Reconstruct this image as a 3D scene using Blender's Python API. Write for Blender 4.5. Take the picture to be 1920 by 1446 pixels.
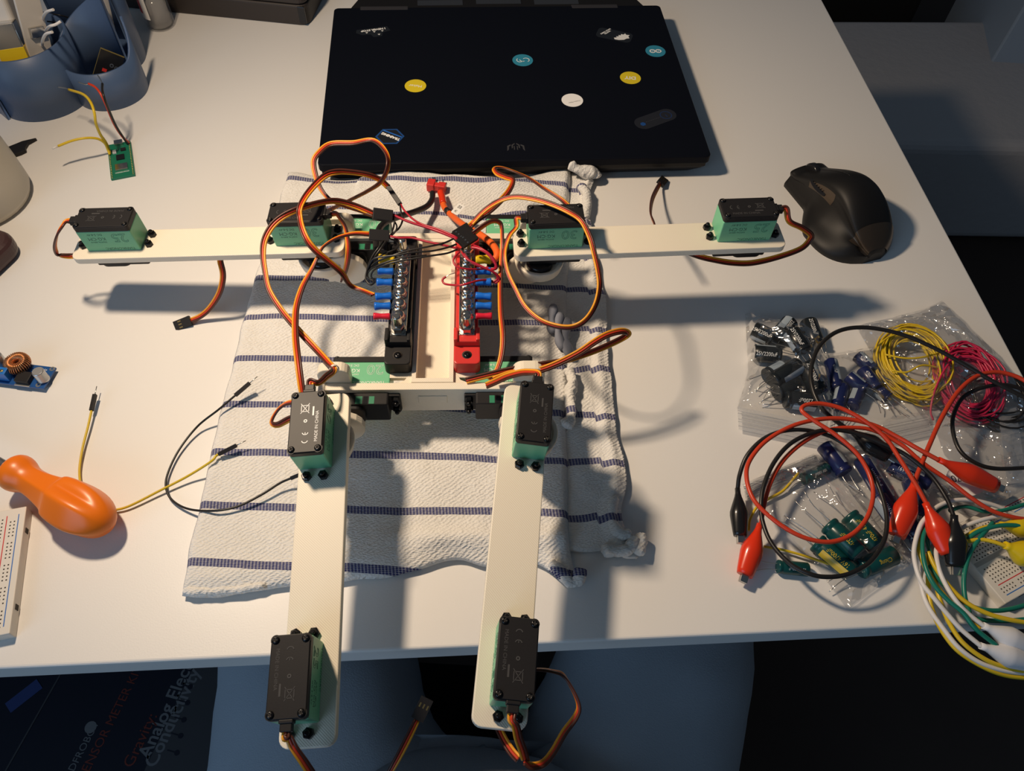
import bpy, bmesh, math, random
from mathutils import Vector, Matrix, noise
for o in list(bpy.data.objects): bpy.data.objects.remove(o)
SC = bpy.context.scene
COL = SC.collection
S = 0.01                      # everything below is written in centimetres
V = Vector
rad = math.radians
R = random.Random(7)

# ------------------------------------------------------------------ camera
F_PX, PITCH, ROLL, CAM_H = 1434.16, rad(34.9088), rad(3.2028), 47.9716
_fw = V((0, math.sin(PITCH), -math.cos(PITCH)))
_up = V((0, math.cos(PITCH), math.sin(PITCH)))
_rt = V((1, 0, 0))
CR = math.cos(ROLL) * _rt + math.sin(ROLL) * _up
CU = -math.sin(ROLL) * _rt + math.cos(ROLL) * _up
CAM = V((0, 0, CAM_H))
cd = bpy.data.cameras.new('camera')
cam = bpy.data.objects.new('camera', cd)
COL.objects.link(cam)
cm = Matrix((CR, CU, -_fw)).transposed().to_4x4()
cm.translation = CAM * S
cam.matrix_world = cm
cd.sensor_fit = 'HORIZONTAL'
cd.sensor_width = 36.0
cd.lens = F_PX / 1920 * 36
cd.clip_start = 0.01
cd.clip_end = 50
SC.camera = cam

def at(x, y, z):
    """point of the photographed ray at height z above the desk (cm)"""
    d = CR * ((x - 960) / F_PX) - CU * ((y - 723) / F_PX) + _fw
    return CAM + d * ((z - CAM_H) / d.z)

# ------------------------------------------------------------------ light
SC.view_settings.view_transform = 'Standard'
SC.view_settings.look = 'None'
SC.view_settings.gamma = 1
SC.view_settings.exposure = 0.0
SC.view_settings.use_curve_mapping = False
w = bpy.data.worlds.new('dim_room')
SC.world = w
w.use_nodes = True
w.node_tree.nodes['Background'].inputs[0].default_value = (0.60, 0.78, 1.0, 1)
w.node_tree.nodes['Background'].inputs[1].default_value = 0.065
def area(name, loc, to, size, energy, color, shape='DISK'):
    d = bpy.data.lights.new(name, 'AREA')
    d.shape = shape; d.size = size * S; d.energy = energy; d.color = color
    o = bpy.data.objects.new(name, d); COL.objects.link(o)
    z = (V(loc) - V(to)).normalized()
    m = z.to_track_quat('Z', 'Y').to_matrix().to_4x4(); m.translation = V(loc) * S
    o.matrix_world = m
    return o
# warm desk lamp head on the left, tilted over the work, and a cool window behind the viewer
area('desk_lamp', (-34.9, 41.1, 57.0), (50, 38, 0), 6.5, 5.15, (1.0, .785, .565))
area('window_daylight', (-110, -120, 75), (-10, 10, -15), 110, 9.0, (.46, .70, 1.0), 'SQUARE')

# ------------------------------------------------------------------ helpers
WM = {}
def I4(): return Matrix.Identity(4)
def T(x, y=None, z=None):
    return Matrix.Translation(V((x, y, z)) if y is not None else V(x))
def RX(d): return Matrix.Rotation(rad(d), 4, 'X')
def RY(d): return Matrix.Rotation(rad(d), 4, 'Y')
def RZ(d): return Matrix.Rotation(rad(d), 4, 'Z')
def frame(o, x, y, z):
    m = Matrix((x, y, z)).transposed().to_4x4(); m.translation = o; return m
def sm(M):
    M = M.copy(); M.translation = M.translation * S; return M
def link(name, me, parent=None, M=None):
    o = bpy.data.objects.new(name, me)
    COL.objects.link(o)
    Mw = sm(M) if M is not None else I4()
    WM[o] = Mw
    if parent is not None:
        o.parent = parent
        o.matrix_parent_inverse = WM[parent].inverted()
    o.matrix_basis = Mw
    return o
def tag(o, label, cat, group=None, kind=None):
    o['label'] = label
    if cat: o['category'] = cat
    if group: o['group'] = group
    if kind: o['kind'] = kind
    return o
def empty(name, loc, label, cat, group=None):
    o = link(name, None, None, T(V(loc)))
    o.empty_display_size = 0.01
    return tag(o, label, cat, group)

def smooth(pts, k=6, closed=False):
    p = [V(q) for q in pts]; n = len(p); out = []
    if n < 3 and not closed:
        return p
    rng = range(n) if closed else range(n - 1)
    for i in rng:
        if closed:
            a, b, c, d = p[i - 1], p[i], p[(i + 1) % n], p[(i + 2) % n]
        else:
            b, c = p[i], p[i + 1]
            a = p[i - 1] if i > 0 else b * 2 - c
            d = p[i + 2] if i + 2 < n else c * 2 - b
        for j in range(k):
            t = j / k
            out.append(0.5 * (2 * b + (c - a) * t + (2 * a - 5 * b + 4 * c - d) * t * t + (3 * b - a - 3 * c + d) * t ** 3))
    if not closed:
        out.append(p[-1])
    return out

class MB:
    def __init__(s, M=None):
        s.v = []; s.f = []; s.mi = []; s.sm = []; s.M = M or I4(); s.c = 0; s.uv = None
    def add(s, vs, fs, smooth=False):
        b = len(s.v)
        s.v += [s.M @ V(q) for q in vs]
        for f in fs:
            s.f.append([b + i for i in f]); s.mi.append(s.c); s.sm.append(smooth)
        return s
    def mat(s, i): s.c = i; return s
    def box(s, x0, x1, y0, y1, z0, z1):
        return s.add([(x0, y0, z0), (x1, y0, z0), (x1, y1, z0), (x0, y1, z0), (x0, y0, z1), (x1, y0, z1), (x1, y1, z1), (x0, y1, z1)],
                     [(3, 2, 1, 0), (4, 5, 6, 7), (0, 1, 5, 4), (1, 2, 6, 5), (2, 3, 7, 6), (3, 0, 4, 7)])
    def prism(s, poly, z0, z1, smooth=False):
        n = len(poly)
        vs = [(p[0], p[1], z0) for p in poly] + [(p[0], p[1], z1) for p in poly]
        fs = [tuple(range(n - 1, -1, -1)), tuple(range(n, 2 * n))]
        s.add(vs, fs)
        b = len(s.v) - 2 * n
        for i in range(n):
            j = (i + 1) % n
            s.f.append([b + i, b + j, b + n + j, b + n + i]); s.mi.append(s.c); s.sm.append(smooth)
        return s
    def lathe(s, prof, n=20, o=(0, 0, 0), smooth=True):
        """prof: (r, z) from bottom to top about local z"""
        o = V(o); vs = []; fs = []
        for r, z in prof:
            for i in range(n):
                a = 2 * math.pi * i / n
                vs.append(o + V((r * math.cos(a), r * math.sin(a), z)))
        for k in range(len(prof) - 1):
            for i in range(n):
                j = (i + 1) % n
                fs.append((k * n + i, k * n + j, (k + 1) * n + j, (k + 1) * n + i))
        s.add(vs, fs, smooth)
        b = len(s.v) - len(vs)
        if prof[0][0] > 1e-6:
            s.f.append([b + i for i in range(n - 1, -1, -1)]); s.mi.append(s.c); s.sm.append(False)
        if prof[-1][0] > 1e-6:
            q = b + (len(prof) - 1) * n
            s.f.append([q + i for i in range(n)]); s.mi.append(s.c); s.sm.append(False)
        return s
    def rod(s, p0, p1, prof, n=14):
        """lathe along p0->p1; prof: (r, t) with t in 0..1 along"""
        p0, p1 = V(p0), V(p1); d = (p1 - p0); L = d.length; z = d.normalized()
        x = z.orthogonal().normalized(); y = z.cross(x)
        M0 = s.M; s.M = M0 @ frame(p0, x, y, z)
        s.lathe([(r, t * L) for r, t in prof], n); s.M = M0
        return s
    def cyl(s, p0, p1, r, n=14):
        return s.rod(p0, p1, [(r, 0), (r, 1)], n)
    def tube(s, pts, r, n=6, cap=True, closed=False):
        pts = [V(p) for p in pts]; m = len(pts)
        if m < 2: return s
        vs = []; fs = []; N = None
        for i in range(m):
            if closed: t = pts[(i + 1) % m] - pts[i - 1]
            else: t = pts[min(i + 1, m - 1)] - pts[max(i - 1, 0)]
            t = t.normalized() if t.length > 1e-9 else V((0, 0, 1))
            if N is None: N = t.orthogonal().normalized()
            else:
                N = N - t * N.dot(t)
                N = N.normalized() if N.length > 1e-6 else t.orthogonal().normalized()
            B = t.cross(N)
            rr = r[i] if isinstance(r, (list, tuple)) else r
            for k in range(n):
                a = 2 * math.pi * k / n
                vs.append(pts[i] + N * (rr * math.cos(a)) + B * (rr * math.sin(a)))
        for i in range(m if closed else m - 1):
            j = (i + 1) % m
            for k in range(n):
                l = (k + 1) % n
                fs.append((i * n + k, i * n + l, j * n + l, j * n + k))
        s.add(vs, fs, True)
        if cap and not closed:
            b = len(s.v) - len(vs)
            s.f.append([b + k for k in range(n - 1, -1, -1)]); s.mi.append(s.c); s.sm.append(False)
            b += (m - 1) * n
            s.f.append([b + k for k in range(n)]); s.mi.append(s.c); s.sm.append(False)
        return s
    def grid(s, fn, nu, nv, smooth=True, flip=False):
        vs = [fn(i / nu, j / nv) for j in range(nv + 1) for i in range(nu + 1)]
        fs = []
        for j in range(nv):
            for i in range(nu):
                a = j * (nu + 1) + i
                q = (a, a + 1, a + nu + 2, a + nu + 1)
                fs.append(q[::-1] if flip else q)
        return s.add(vs, fs, smooth)
    def mesh(s, name, mats, bev=0, seg=2, ang=35, center=None):
        me = bpy.data.meshes.new(name)
        me.from_pydata([(p - center) * S if center else p * S for p in s.v], [], s.f)
        for m_ in (mats if isinstance(mats, (list, tuple)) else [mats]): me.materials.append(m_)
        me.polygons.foreach_set('material_index', s.mi)
        me.polygons.foreach_set('use_smooth', s.sm)
        me.update()
        if bev:
            bm = bmesh.new(); bm.from_mesh(me)
            bmesh.ops.remove_doubles(bm, verts=bm.verts, dist=1e-6)
            es = [e for e in bm.edges if len(e.link_faces) == 2 and e.calc_face_angle(0) > rad(ang)]
            bmesh.ops.bevel(bm, geom=es, offset=bev * S, segments=seg, profile=0.5, affect='EDGES', clamp_overlap=True)
            bm.to_mesh(me); bm.free(); me.update()
        return me
    def build(s, name, mats, parent=None, bev=0, seg=2, ang=35, **kw):
        lo = V([min(p[i] for p in s.v) for i in range(3)]); hi = V([max(p[i] for p in s.v) for i in range(3)])
        c = V(((lo.x + hi.x) / 2, (lo.y + hi.y) / 2, lo.z))
        return link(name, s.mesh(name, mats, bev, seg, ang, center=c), parent, T(c))

def text_mesh(body, size, ext=0.006, space=1.0, bold=0.0, line=1.0):
    cu = bpy.data.curves.new('lettering', 'FONT')
    cu.body = body; cu.size = size * S; cu.extrude = ext * S
    cu.align_x = 'CENTER'; cu.align_y = 'CENTER'
    cu.space_character = space; cu.offset = bold * S; cu.resolution_u = 3; cu.space_line = line
    o = bpy.data.objects.new('lettering', cu)
    me = bpy.data.meshes.new_from_object(o)
    bpy.data.objects.remove(o); bpy.data.curves.remove(cu)
    return me
def text(name, body, size, M, mat_, parent, **kw):
    me = text_mesh(body, size, **kw); me.materials.clear(); me.materials.append(mat_)
    return link(name, me, parent, M)
def rrect(x0, x1, y0, y1, r, n=5):
    out = []
    for cx, cy, a0 in ((x1 - r, y1 - r, 0), (x0 + r, y1 - r, 90), (x0 + r, y0 + r, 180), (x1 - r, y0 + r, 270)):
        for i in range(n + 1):
            a = rad(a0 + 90 * i / n); out.append((cx + r * math.cos(a), cy + r * math.sin(a)))
    return out
def disc(r, n=28, cx=0, cy=0, sy=1): return [(cx + r * math.cos(2 * math.pi * i / n), cy + sy * r * math.sin(2 * math.pi * i / n)) for i in range(n)]
def ring_mb(mb, r0, r1, z0, z1, n=28, cx=0, cy=0, a0=0, a1=360):
    full = abs(a1 - a0) >= 360
    m = n if full else n + 1
    vs = []
    for i in range(m):
        a = rad(a0 + (a1 - a0) * i / n)
        c, s_ = math.cos(a), math.sin(a)
        for r, z in ((r0, z0), (r1, z0), (r1, z1), (r0, z1)): vs.append((cx + r * c, cy + r * s_, z))
    fs = []
    for i in range(n):
        j = (i + 1) % m
        for k in range(4):
            l = (k + 1) % 4
            fs.append((i * 4 + k, j * 4 + k, j * 4 + l, i * 4 + l))
    if not full:
        fs += [(3, 2, 1, 0), (n * 4, n * 4 + 1, n * 4 + 2, n * 4 + 3)]
    return mb.add(vs, fs)

# ------------------------------------------------------------------ materials
def srgb(r, g, b):
    f = lambda c: (c / 255 / 12.92) if c / 255 <= 0.04045 else ((c / 255 + 0.055) / 1.055) ** 2.4
    return (f(r), f(g), f(b), 1)
def mat(name, col, rough=0.5, metal=0.0, bump=None, var=None, coat=0, trans=0, spec=0.5, sss=0, sheen=0, ior=1.45):
    m = bpy.data.materials.new(name); m.use_nodes = True
    nt = m.node_tree; b = nt.nodes['Principled BSDF']
    b.inputs['Base Color'].default_value = col
    b.inputs['Roughness'].default_value = rough
    b.inputs['Metallic'].default_value = metal
    b.inputs['Specular IOR Level'].default_value = spec
    b.inputs['Coat Weight'].default_value = coat
    b.inputs['Transmission Weight'].default_value = trans
    b.inputs['IOR'].default_value = ior
    b.inputs['Sheen Weight'].default_value = sheen
    if sss:
        b.inputs['Subsurface Weight'].default_value = sss
        b.inputs['Subsurface Radius'].default_value = (0.004, 0.003, 0.002)
    if bump or var:
        tc = nt.nodes.new('ShaderNodeTexCoord')
    if bump:
        n = nt.nodes.new('ShaderNodeTexNoise'); n.inputs['Scale'].default_value = bump[0]; n.inputs['Detail'].default_value = 3
        nt.links.new(tc.outputs['Object'], n.inputs['Vector'])
        bp = nt.nodes.new('ShaderNodeBump'); bp.inputs['Strength'].default_value = bump[1]; bp.inputs['Distance'].default_value = bump[2] if len(bump) > 2 else 0.0005
        nt.links.new(n.outputs['Fac'], bp.inputs['Height']); nt.links.new(bp.outputs['Normal'], b.inputs['Normal'])
    if var:
        n = nt.nodes.new('ShaderNodeTexNoise'); n.inputs['Scale'].default_value = var[0]; n.inputs['Detail'].default_value = 4
        nt.links.new(tc.outputs['Object'], n.inputs['Vector'])
        mx = nt.nodes.new('ShaderNodeMix'); mx.data_type = 'RGBA'
        mx.inputs['A'].default_value = col; mx.inputs['B'].default_value = var[1]
        nt.links.new(n.outputs['Fac'], mx.inputs['Factor']); nt.links.new(mx.outputs['Result'], b.inputs['Base Color'])
    return m
def lin(r, g, b): return (r, g, b, 1)
M = {}
M['desk'] = mat('white_laminate', lin(.80, .785, .76), .42, bump=(900, .12, .0004))
M['cream'] = mat('cream_print_plastic', lin(.80, .73, .60), .45, sss=0)
def layer_lines(m):
    nt = m.node_tree; b = nt.nodes['Principled BSDF']
    tc = nt.nodes.new('ShaderNodeTexCoord'); wv = nt.nodes.new('ShaderNodeTexWave')
    wv.wave_type = 'BANDS'; wv.bands_direction = 'DIAGONAL'; wv.inputs['Scale'].default_value = 420; wv.inputs['Distortion'].default_value = .3
    nt.links.new(tc.outputs['Object'], wv.inputs['Vector'])
    bp = nt.nodes.new('ShaderNodeBump'); bp.inputs['Strength'].default_value = .22; bp.inputs['Distance'].default_value = .0003
    nt.links.new(wv.outputs['Fac'], bp.inputs['Height']); nt.links.new(bp.outputs['Normal'], b.inputs['Normal'])
layer_lines(M['cream'])
M['black'] = mat('black_plastic', lin(.016, .015, .016), .45, bump=(2500, .1, .0002), spec=.3)
M['black_gloss'] = mat('black_gloss', lin(.012, .012, .014), .2)
M['black_mark'] = mat('black_emboss', lin(.07, .068, .068), .28)
M['green'] = mat('mint_green_shell', lin(.17, .52, .30), .38, bump=(1500, .06, .0002))
M['green_ink'] = mat('dark_green_ink', lin(.05, .17, .11), .5)
M['green_label'] = mat('green_label', lin(.03, .22, .12), .4)
M['white_ink'] = mat('white_ink', lin(.8, .8, .78), .5)
M['screw'] = mat('blackened_steel', lin(.03, .03, .032), .25, metal=.85)
M['steel'] = mat('nickel_steel', lin(.62, .60, .56), .22, metal=1)
M['silver'] = mat('tinned_lead', lin(.7, .69, .66), .3, metal=1)
M['gold'] = mat('gold_contact', lin(.75, .52, .2), .3, metal=1)
M['copper'] = mat('enamelled_copper', lin(.62, .26, .11), .3, metal=.8)
M['red'] = mat('red_plastic', lin(.62, .035, .03), .38)
M['brown_w'] = mat('brown_insulation', lin(.075, .022, .014), .35)
M['red_w'] = mat('red_insulation', lin(.55, .045, .015), .35)
M['orange_w'] = mat('orange_insulation', lin(.80, .33, .02), .35)
M['black_w'] = mat('black_insulation', lin(.014, .013, .013), .35)
M['crimson_w'] = mat('crimson_insulation', lin(.42, .012, .03), .35)
M['yellow_w'] = mat('yellow_insulation', lin(.66, .46, .02), .35)
M['white_w'] = mat('white_insulation', lin(.72, .69, .66), .4)
M['green_w'] = mat('green_insulation', lin(.01, .17, .12), .35)
M['orange_thick'] = mat('orange_silicone', lin(.80, .13, .02), .45)
M['blue_sleeve'] = mat('blue_crimp_sleeve', lin(.01, .14, .60), .3)
M['yellow_sleeve'] = mat('yellow_crimp_sleeve', lin(.75, .50, .01), .3)
M['red_sleeve'] = mat('red_crimp_sleeve', lin(.62, .015, .04), .3)
M['paper'] = mat('white_paper', lin(.88, .87, .85), .6)
M['blue_cup'] = mat('blue_print_plastic', lin(.075, .125, .235), .4, bump=(60, .05, .001))
M['orange_handle'] = mat('orange_handle_plastic', lin(.85, .19, .008), .33)
M['lid'] = mat('black_lid', lin(.004, .005, .009), .5, bump=(3000, .05, .0001), spec=.10)
M['lid_side'] = mat('dark_case', lin(.010, .009, .009), .45, spec=.3)
M['mouse'] = mat('graphite_rubber', lin(.009, .0085, .0085), .5, bump=(2500, .1, .0002), spec=.35)
M['mouse_trim'] = mat('bronze_trim', lin(.10, .075, .055), .3, metal=.7)
M['floor'] = mat('dark_floor', lin(.055, .036, .028), .8, var=(6, lin(.035, .024, .019)))
M['grey_fabric'] = mat('grey_fabric', lin(.48, .47, .48), .95, bump=(60, .3, .004))
M['trousers'] = mat('blue_grey_cloth', lin(.34, .39, .45), .95, bump=(900, .4, .0006), sheen=.1)
M['chair'] = mat('black_chair_cloth', lin(.012, .011, .011), .9)
M['box_dark'] = mat('dark_printed_card', lin(.010, .012, .022), .45)
M['box_grey'] = mat('grey_printed_card', lin(.05, .05, .055), .5)
M['ink_dim'] = mat('grey_ink', lin(.15, .15, .155), .5)
M['ink_red'] = mat('red_ink', lin(.16, .03, .02), .5)
M['board'] = mat('ivory_board_plastic', lin(.74, .70, .63), .45)
M['hole'] = mat('dark_hole', lin(.04, .035, .03), .8)
M['line_red'] = mat('red_print', lin(.6, .03, .04), .5)
M['line_blue'] = mat('blue_print', lin(.03, .16, .5), .5)
M['pcb_blue'] = mat('blue_circuit_board', lin(.01, .075, .27), .35)
M['pcb_green'] = mat('green_circuit_board', lin(.01, .16, .09), .35)
M['pcb_olive'] = mat('olive_circuit_board', lin(.22, .17, .05), .4)
M['trim_blue'] = mat('blue_trimmer', lin(.02, .17, .55), .35)
M['mug'] = mat('cream_ceramic', lin(.52, .47, .38), .35, var=(9, lin(.58, .53, .45)))
M['warm_white'] = mat('warm_white_plastic', lin(.70, .65, .58), .4)
M['cap_black'] = mat('black_capacitor_sleeve', lin(.012, .015, .018), .25)
M['cap_blue'] = mat('navy_capacitor_sleeve', lin(.010, .016, .075), .28)
M['cap_green'] = mat('teal_capacitor_sleeve', lin(.004, .055, .055), .28)
M['cap_stripe'] = mat('grey_capacitor_stripe', lin(.30, .36, .42), .35)
M['cap_gold'] = mat('gold_capacitor_stripe', lin(.55, .40, .03), .35)
M['aluminium'] = mat('capacitor_can', lin(.6, .6, .6), .35, metal=.9)
M['crimson'] = mat('magenta_wire', lin(.50, .02, .07), .35)
M['sticker_y'] = mat('yellow_sticker', lin(.70, .55, .02), .5)
M['sticker_b'] = mat('teal_sticker', lin(.03, .24, .36), .5)
M['sticker_k'] = mat('black_sticker', lin(.012, .014, .018), .35)
M['sticker_blue'] = mat('deep_blue_sticker', lin(.012, .06, .22), .4)
M['red_boot'] = mat('red_vinyl', lin(.72, .035, .008), .28, coat=.2)
M['black_boot'] = mat('black_vinyl', lin(.010, .010, .011), .25, coat=.2)
M['white_boot'] = mat('white_vinyl', lin(.70, .70, .72), .35)
M['yellow_boot'] = mat('yellow_vinyl', lin(.72, .52, .01), .3)
M['plum'] = mat('dark_plum_plastic', lin(.06, .03, .03), .35)
M['grey_film'] = mat('grey_cloth_tag', lin(.22, .24, .30), .7)
def film(name, tint, gl=.10, diff=.035, rough=.1, scale=38, bs=1.0, bd=.018):
    m = bpy.data.materials.new(name); m.use_nodes = True; nt = m.node_tree; nt.nodes.clear()
    out = nt.nodes.new('ShaderNodeOutputMaterial')
    tr = nt.nodes.new('ShaderNodeBsdfTransparent'); tr.inputs[0].default_value = tint
    g = nt.nodes.new('ShaderNodeBsdfGlossy'); g.inputs['Roughness'].default_value = rough; g.inputs[0].default_value = (1, 1, 1, 1)
    df = nt.nodes.new('ShaderNodeBsdfDiffuse'); df.inputs[0].default_value = (.8, .82, .85, 1)
    tc = nt.nodes.new('ShaderNodeTexCoord'); wn = nt.nodes.new('ShaderNodeTexNoise'); wn.inputs['Scale'].default_value = scale * .7; wn.inputs['Detail'].default_value = 3
    nt.links.new(tc.outputs['Object'], wn.inputs['Vector'])
    wa = nt.nodes.new('ShaderNodeVectorMath'); wa.operation = 'MULTIPLY_ADD'; wa.inputs[1].default_value = (1.2 / scale,) * 3
    nt.links.new(wn.outputs['Color'], wa.inputs[0]); nt.links.new(tc.outputs['Object'], wa.inputs[2])
    n = nt.nodes.new('ShaderNodeTexVoronoi'); n.inputs['Scale'].default_value = scale
    nt.links.new(wa.outputs[0], n.inputs['Vector'])
    bp = nt.nodes.new('ShaderNodeBump'); bp.inputs['Strength'].default_value = bs; bp.inputs['Distance'].default_value = bd
    nt.links.new(n.outputs['Distance'], bp.inputs['Height'])
    nt.links.new(bp.outputs['Normal'], g.inputs['Normal'])
    lw = nt.nodes.new('ShaderNodeFresnel'); lw.inputs['IOR'].default_value = 1.45
    mr = nt.nodes.new('ShaderNodeMath'); mr.operation = 'MULTIPLY_ADD'; mr.inputs[1].default_value = .32; mr.inputs[2].default_value = gl * .10
    nt.links.new(lw.outputs[0], mr.inputs[0])
    m1 = nt.nodes.new('ShaderNodeMixShader'); m1.inputs[0].default_value = diff
    nt.links.new(tr.outputs[0], m1.inputs[1]); nt.links.new(df.outputs[0], m1.inputs[2])
    m2 = nt.nodes.new('ShaderNodeMixShader')
    nt.links.new(mr.outputs[0], m2.inputs[0]); nt.links.new(m1.outputs[0], m2.inputs[1]); nt.links.new(g.outputs[0], m2.inputs[2])
    nt.links.new(m2.outputs[0], out.inputs[0])
    return m
M['film'] = film('clear_bag_film', (.99, .99, .99, 1), diff=.010)
M['film_crinkle'] = film('crinkled_bag_film', (.96, .96, .965, 1), gl=.5, diff=.03, rough=.09, scale=75, bs=1.0, bd=.012)
M['clear'] = film('clear_bottle_plastic', (.95, .95, .96, 1), gl=.6, diff=.06, rough=.05, scale=3, bd=.002)
M['zip'] = film('frosted_zip_strip', (.93, .93, .93, 1), gl=.15, diff=.16, rough=.3, scale=20, bd=.004)

# ------------------------------------------------------------------ setting
DA = 0.10096
DU, DV = V((math.cos(DA), math.sin(DA), 0)), V((-math.sin(DA), math.cos(DA), 0))
DM = frame(V((0, 0, 0)), DU, DV, V((0, 0, 1)))
fl = MB().box(-400, 500, -300, 700, -80, -74).build('floor', M['floor'])
fl['kind'] = 'structure'
wb = MB().box(-400, 500, 690, 700, -74, 176).build('wall_back', mat('dim_wall', lin(.30, .29, .28), .9))
wb['kind'] = 'structure'
desk = empty('desk', DM @ V((-30, 55, -74)), 'long white laminate desk carrying all the parts', 'desk')
MB(DM).box(-112, 43.99, 13.78, 97, -2.0, 0).build('table_top', M['desk'], desk, bev=.18, seg=3)
for u in (-106, 36):
    for v in (60, 90):
        MB(DM).box(u, u + 5, v, v + 5, -74, -2.0).build('leg', M['desk'], desk, bev=.2)

# bed-like pad and block on the floor, beyond the desk
a, b, c, d = at(1560, 268, -48), at(1925, 266, -48), at(1862, 36, -48), at(1500, 34, -48)
pad = MB()
pad.prism([(a.x, a.y), (b.x + 60, b.y + 2), (b.x + 60, c.y - 20), (c.x + 1.5, c.y - 16), (c.x, c.y - 1), (c.x - 2, c.y), (d.x, d.y)], -74, -48)
tag(pad.build('floor_mattress', M['grey_fabric'], bev=2.5, seg=4), 'pale grey mattress lying on the dark floor past the desk', 'mattress')
c2 = at(1868, 100, -46)
blk = MB()
blk.prism([(c2.x, c2.y), (c2.x + 75, c2.y), (c2.x + 75, c2.y + 42), (c2.x + 8, c2.y + 42)], -74, -33)
tag(blk.build('storage_block', mat('slate_blue_board', lin(.34, .42, .52), .7), bev=.5), 'blue-grey block standing at the corner of the grey mattress', 'block')
# dark far cushion behind mattress
cu = MB(); e0 = at(1540, 20, -60)
cu.box(e0.x - 60, c2.x - 6, c.y + 12, c.y + 60, -74, -40)
tag(cu.build('dark_bench', mat('near_black_cloth', lin(.006, .006, .006), .95), bev=1.5), 'near-black bench in the dark behind the grey mattress', 'bench')

# ------------------------------------------------------------------ laptop
LM = T(-.594, 56.562, 0) @ RZ(6.897)
lap = empty('laptop', LM @ V((0, 13, 0)), 'closed black gaming laptop with round stickers on its lid', 'laptop')
bs = MB(LM)
def base_ring(z, ins): return [(-17.8 + ins, .35 + ins * .6), (17.8 - ins, .35 + ins * .6), (17.8 - ins, 26.2), (15.6 - ins, 28.2), (-15.6 + ins, 28.2), (-17.8 + ins, 26.2)]
def loft(mb, rings):
    n = len(rings[0]); vs = [p for r in rings for p in r]; fs = []
    for k in range(len(rings) - 1):
        for i in range(n):
            j = (i + 1) % n; fs.append((k * n + i, k * n + j, (k + 1) * n + j, (k + 1) * n + i))
    fs += [tuple(range(n - 1, -1, -1)), tuple((len(rings) - 1) * n + i for i in range(n))]
    return mb.add(vs, fs)
loft(bs, [[(p[0], p[1], z) for p in base_ring(z, i)] for z, i in ((.12, 1.3), (.9, .35), (1.25, 0), (1.72, 0))])
bs.build('base', M['lid_side'], lap, bev=.08)
for x in (-13, 13):
    for y in (3, 24): MB(LM).box(x - 1.5, x + 1.5, y - .4, y + .4, 0, .14).build('rubber_foot', M['black'], lap)
ldm = MB(LM); ldm.prism(rrect(-18, 18, 0, 26.07, .5), 1.82, 2.65)
lid = ldm.build('lid', M['lid'], lap, bev=.12, seg=3)
MB(LM).box(-17.5, 17.5, .2, 25.5, 1.70, 1.84).build('lid_gasket', M['black'], lap)
hv = MB(LM)
hv.prism([(-16.6, 26.0), (16.6, 26.0), (15.4, 28.9), (-15.4, 28.9)], 1.0, 2.3)
hv.build('rear_vent', M['lid_side'], lap, bev=.15)
for x in (-12.6, 10.6):
    MB(LM).box(x - 2.6, x + 2.6, 25.55, 26.3, 2.3, 2.68).build('hinge', mat('hinge_grey', lin(.035, .033, .036), .4), lap, bev=.1)
MB(LM).box(17.7, 18.25, 14.0, 15.2, 1.2, 1.6).build('side_port', M['black'], lap)
for x0, x1, y in ((-9, -4, 27.5), (-2.5, 2.5, 27.7), (4, 9, 27.5)):
    MB(LM).box(x0, x1, y - .5, y + .5, 2.28, 2.36).build('vent_slot', mat('vent_blue_grey', lin(.03, .035, .045), .5), lap)
Li = LM.inverted()
def lp(px, py):
    q = Li @ at(px, py, 2.65); return q.x, q.y
ZT = 2.65
def sticker(px, py, shape, m, ang=0, z=.012):
    x, y = lp(px, py)
    Ms = LM @ T(x, y, ZT) @ RZ(ang)
    s_ = MB(Ms); s_.prism(shape, 0, z)
    return s_.build('sticker', m, lid), Ms @ T(0, 0, z)
Lb = lambda st, M_, b, size, mt, **k: text('lettering', b, size, M_, mt, st, ext=.004, **k)
st, q = sticker(779, 161, disc(1.06), M['sticker_y']); Lb(st, q @ RZ(170), 'Maker', .52, M['white_ink'])
st, q = sticker(1182, 146, disc(1.06), M['sticker_y']); Lb(st, q @ RZ(172), 'DIY', .72, M['white_ink'], bold=.02)
st, q = sticker(980, 113, disc(1.06), M['sticker_b'])
g = MB(q); ring_mb(g, .30, .37, 0, .01, 16, -.28, .02, 130, 330); ring_mb(g, .30, .37, 0, .01, 16, .34, .02, -60, 140); ring_mb(g, .28, .35, 0, .01, 8, .02, .1, 180, 300)
g.build('emblem', M['white_ink'], st)
st, q = sticker(1229, 96, disc(1.06), M['sticker_b'])
g = MB(q); ring_mb(g, .2, .33, 0, .01, 20, -.31, 0); ring_mb(g, .2, .33, 0, .01, 20, .31, 0); g.build('emblem', M['white_ink'], st)
g = MB(q); g.box(-.39, -.23, -.025, .025, 0, .01); g.box(.23, .39, -.025, .025, 0, .01); g.box(.285, .335, -.08, .08, 0, .01); g.build('emblem', M['white_ink'], st)
st, q = sticker(1073, 188, disc(1.06), M['paper']); Lb(st, q @ RZ(196) @ T(-.1, .3, 0), 'Creative Maker', .2, M['hole'])
st, q = sticker(701, 60, [(-1.7, .75), (1.55, .75), (1.75, -.1), (.9, -.3), (.7, -.95), (-.2, -.95), (-.4, -.4), (-1.3, -.3), (-1.85, .2)], M['sticker_k'], 12)
Lb(st, q @ T(0, .42, 0) @ RZ(180), 'I NEVER STOP', .42, M['white_ink'], bold=.02)
for x, y in ((-.75, -.02), (.05, -.02), (.9, -.02), (.45, -.6)):
    MB(q @ T(x, y, 0)).prism([(-.14, .1), (.14, .1), (.0, -.12)], 0, .008).build('arrow', M['white_ink'], st)
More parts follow.
